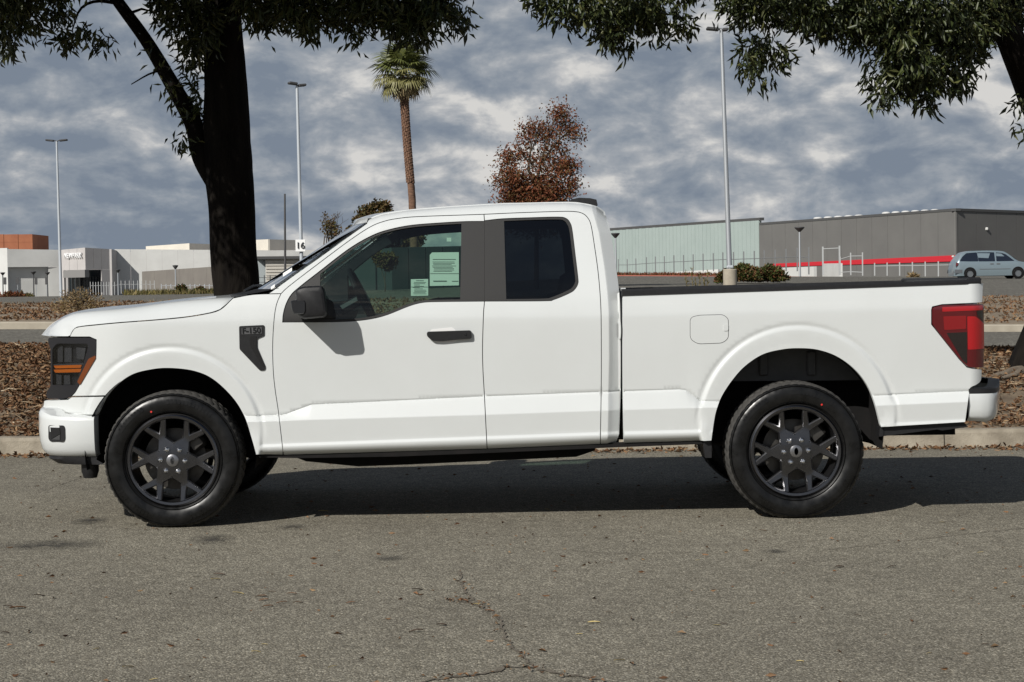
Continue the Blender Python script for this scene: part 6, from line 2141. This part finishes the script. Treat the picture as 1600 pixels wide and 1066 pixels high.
bush('rust_shrub', 'low rust-brown shrub row at the frame edge before the mall', 18, 455, 466, 26, 205, LEAFR, 11, 900, (.2, .5), .4, 'bush', False)
bush('olive_shrub', 'low olive shrub under the shaded mall bay', 44, 458, 466, 8, 205, WEED, 12, 400, (.2, .4), .4, 'bush', False)
# tall weeds behind the bed rail
wd = empty('tall_weed', (gx_(1090, 60), 60, fz(gx_(1090, 60), 60)))
tag(wd, 'tall thin olive weeds standing above the bed rail', 'weed')
O = np.array(wd.location)
for k, (xb_, xt_, yt_) in enumerate(((1076, 1071, 425), (1083, 1081, 421), (1094, 1093, 428), (1104, 1106, 426), (1089, 1086, 432), (1099, 1101, 433))):
    Bq = np.array(pv(xb_, 460, 60)); T = np.array(pv(xt_, yt_, 60))
    Bq[2] = O[2]
    t = rng.random(40) ** .7
    P = Bq + (T - Bq) * t[:, None] - O
    D = rng.normal(0, .6, (40, 3)); D[:, 2] += 1
    V, F_ = leaf_mesh(P, D, rng.uniform(.06, .16, 40), rng.uniform(.02, .035, 40), .2)
    mb = MB().tube([Bq - O, T - O], [.012, .005], 4)
    v, f = mb.arr()
    F3 = [tuple(q) for q in F_] + [tuple(i + len(V) for i in q) for q in f]
    mesh_obj('stalk', np.vstack([V, v]), F3, WEED, wd, smooth=False)
# dry grass along the lot edges
def grass(name, label, n, pxs, ds, hs, m, seed):
    px_ = rng.uniform(*pxs, n); d_ = rng.uniform(*ds, n)
    X = (px_ - 800) / FPX * d_
    ok = vnoise(X, d_, .35, seed) > rng.uniform(.2, .8, n)
    X, d_ = X[ok], d_[ok]
    P = np.c_[X, d_, far_z(X, d_) - .02]
    D = rng.normal(0, .35, P.shape); D[:, 2] = 1
    L = rng.uniform(*hs, len(P))
    V, F_ = leaf_mesh(P, D, L, L * .12, .3)
    tag(mesh_obj(name, V, F_, m, smooth=False), label, 'grass', kind='stuff')
grass('dry_grass', 'dry yellow-green grass strip at the foot of the brown wall', 4500, (195, 420), (175, 235), (.2, .8), WEED, 3)
grass('dry_grass', 'dry tufts scattered along the edge of the far parking lot', 1500, (0, 420), (62, 70), (.03, .12), STRAW, 5)
grass('dry_grass', 'reddish low plants in front of the low white wall', 3500, (960, 1140), (152, 165), (.2, .5), LEAFR, 7)
grass('dry_grass', 'green grassy margin seen through the cab windows', 8000, (560, 760), (120, 190), (.2, .7), WEED, 8)
# ------------------------------------------------------------------ parked minivan
VD = 112.0
VX0, VX1 = gx_(1492, VD), gx_(1492, VD) + 4.95
van = empty('minivan', ((VX0 + VX1) / 2, VD + .95, fz(VX0 + 2, VD)))
tag(van, 'pale silver-blue minivan parked in front of the grey store', 'minivan')
vo_ = np.array(van.location)
VP = mat('silver_blue_paint', (.20, .255, .285), .3, metal=.3, coat=.8)
VG = mat('van_dark_glass', (.012, .016, .025), .06, coat=.6)
VB = mat('van_trim', (.10, .11, .12), .6)
def vz(py):
    return zpx(1530, py, VD) - vo_[2]
def vx(px):
    return gx_(px, VD) - vo_[0]
z0 = .20
top = [(-2.47, .62), (-2.43, .95), (-2.36, 1.08), (-2.18, 1.32), (-2.0, 1.55), (-1.82, 1.68), (-1.5, 1.745), (-.9, 1.77), (-.1, 1.77), (.45, 1.74), (.75, 1.67), (1.1, 1.42), (1.42, 1.16), (1.62, 1.07), (2.0, 1.0), (2.3, .90), (2.44, .76), (2.47, .55)]
tp = np.array(sm(top, n=4))
def half_w(z):
    return np.interp(z, [0, .3, .6, 1.0, 1.08, 1.6, 1.77], [.88, .93, .95, .93, .90, .70, .58])
secs = []
for x, z in tp:
    zs = np.linspace(z0, z, 10)
    col = [(x, -half_w(q) * (1 - .25 * max(0, (abs(x) - 2.1) / .4) ** 2), q) for q in zs]
    # round the top edge
    col[-1] = (x, col[-1][1] * .93, z)
    secs.append(col + [(x, 0, z + .015)] + [(a, -b, c) for a, b, c in col[::-1]])
MB().loft(secs, caps=True).build('body', VP, van, angle=30)
def on_van(name, P, m, off=.008, parent=None):
    P = np.array(P, float)
    for sg in (-1, 1):
        V = np.c_[P[:, 0], sg * (half_w(P[:, 1]) + off), P[:, 1]]
        W = V.copy(); W[:, 1] -= sg * .05
        n = len(P)
        Fc = [tuple(range(n))] + [(i, n + i, n + (i + 1) % n, (i + 1) % n) for i in range(n)]
        if sg > 0:
            Fc = [f[::-1] for f in Fc]
        mesh_obj(name, np.vstack([V, W]), Fc, m, parent or van, smooth=False)
on_van('rear_quarter_window', rounded([(-2.16, 1.13), (-1.95, 1.42), (-1.68, 1.63), (-1.02, 1.67), (-.98, 1.10), (-1.6, 1.11)], .06, 3), VG)
on_van('sliding_door_window', rounded([(-.97, 1.10), (-1.0, 1.67), (.06, 1.66), (.06, 1.09)], .05, 3), VG)
on_van('front_door_window', rounded([(.14, 1.09), (.16, 1.65), (.52, 1.62), (.78, 1.52), (1.28, 1.10)], .05, 3), VG)
for x_ in (-.26, .14):
    on_van('door_handle', rounded([(x_, .90), (x_ + .22, .90), (x_ + .22, .98), (x_, .98)], .02, 2), VB, .02)
on_van('rub_strip', [(-.92, .60), (1.0, .60), (1.0, .635), (-.92, .635)], VB, .012)
on_van('tail_lamp', rounded([(-2.42, .80), (-2.27, .88), (-2.22, 1.02), (-2.38, 1.06)], .02, 2), REDL, .012)
on_van('rear_bumper_cap', rounded([(-2.5, .38), (-2.0, .38), (-2.0, .60), (-2.46, .62)], .03, 2), VB, .012)
MB().add([(.78 + .0, -.60, 1.655), (.78, .60, 1.655), (1.45, .74, 1.165), (1.45, -.74, 1.165)], [(0, 3, 2, 1)]).add([(.80, -.6, 1.66), (.80, .6, 1.66), (1.46, .74, 1.18), (1.46, -.74, 1.18)], [(0, 3, 2, 1)]).build('windshield', VG, van, smooth=False)
for x_ in (-1.52, 1.48):
    for sg in (-1, 1):
        w = MB().lathe([(-.01, .19), (-.02, .25), (-.0, .315), (.03, .325), (.17, .325), (.2, .30)], 28)
        V, Fc = w.arr()
        o = mesh_obj('wheel', V, Fc, RUB, van)
        o.location = (x_, sg * .955, .325)
        o.rotation_euler = (0, 0, 0 if sg < 0 else math.pi)
        MB().lathe([(-.005, .0001), (-.012, .08), (.0, .15), (-.012, .19), (.04, .2)], 24).build('rim', VB, o)
        # dark arch opening
        n = 24
        a = MB().lathe([(-.003, .0001), (-.003, .39)], 28)
        V, Fc = a.arr()
        ao = mesh_obj('wheel_arch', V, Fc, DARK, van, smooth=False)
        ao.location = (x_, sg * .953, .36)
        ao.rotation_euler = (0, 0, 0 if sg < 0 else math.pi)
MB().box((0, 0, .24), (4.3, 1.7, .12)).build('underbody', DARK, van, smooth=False)
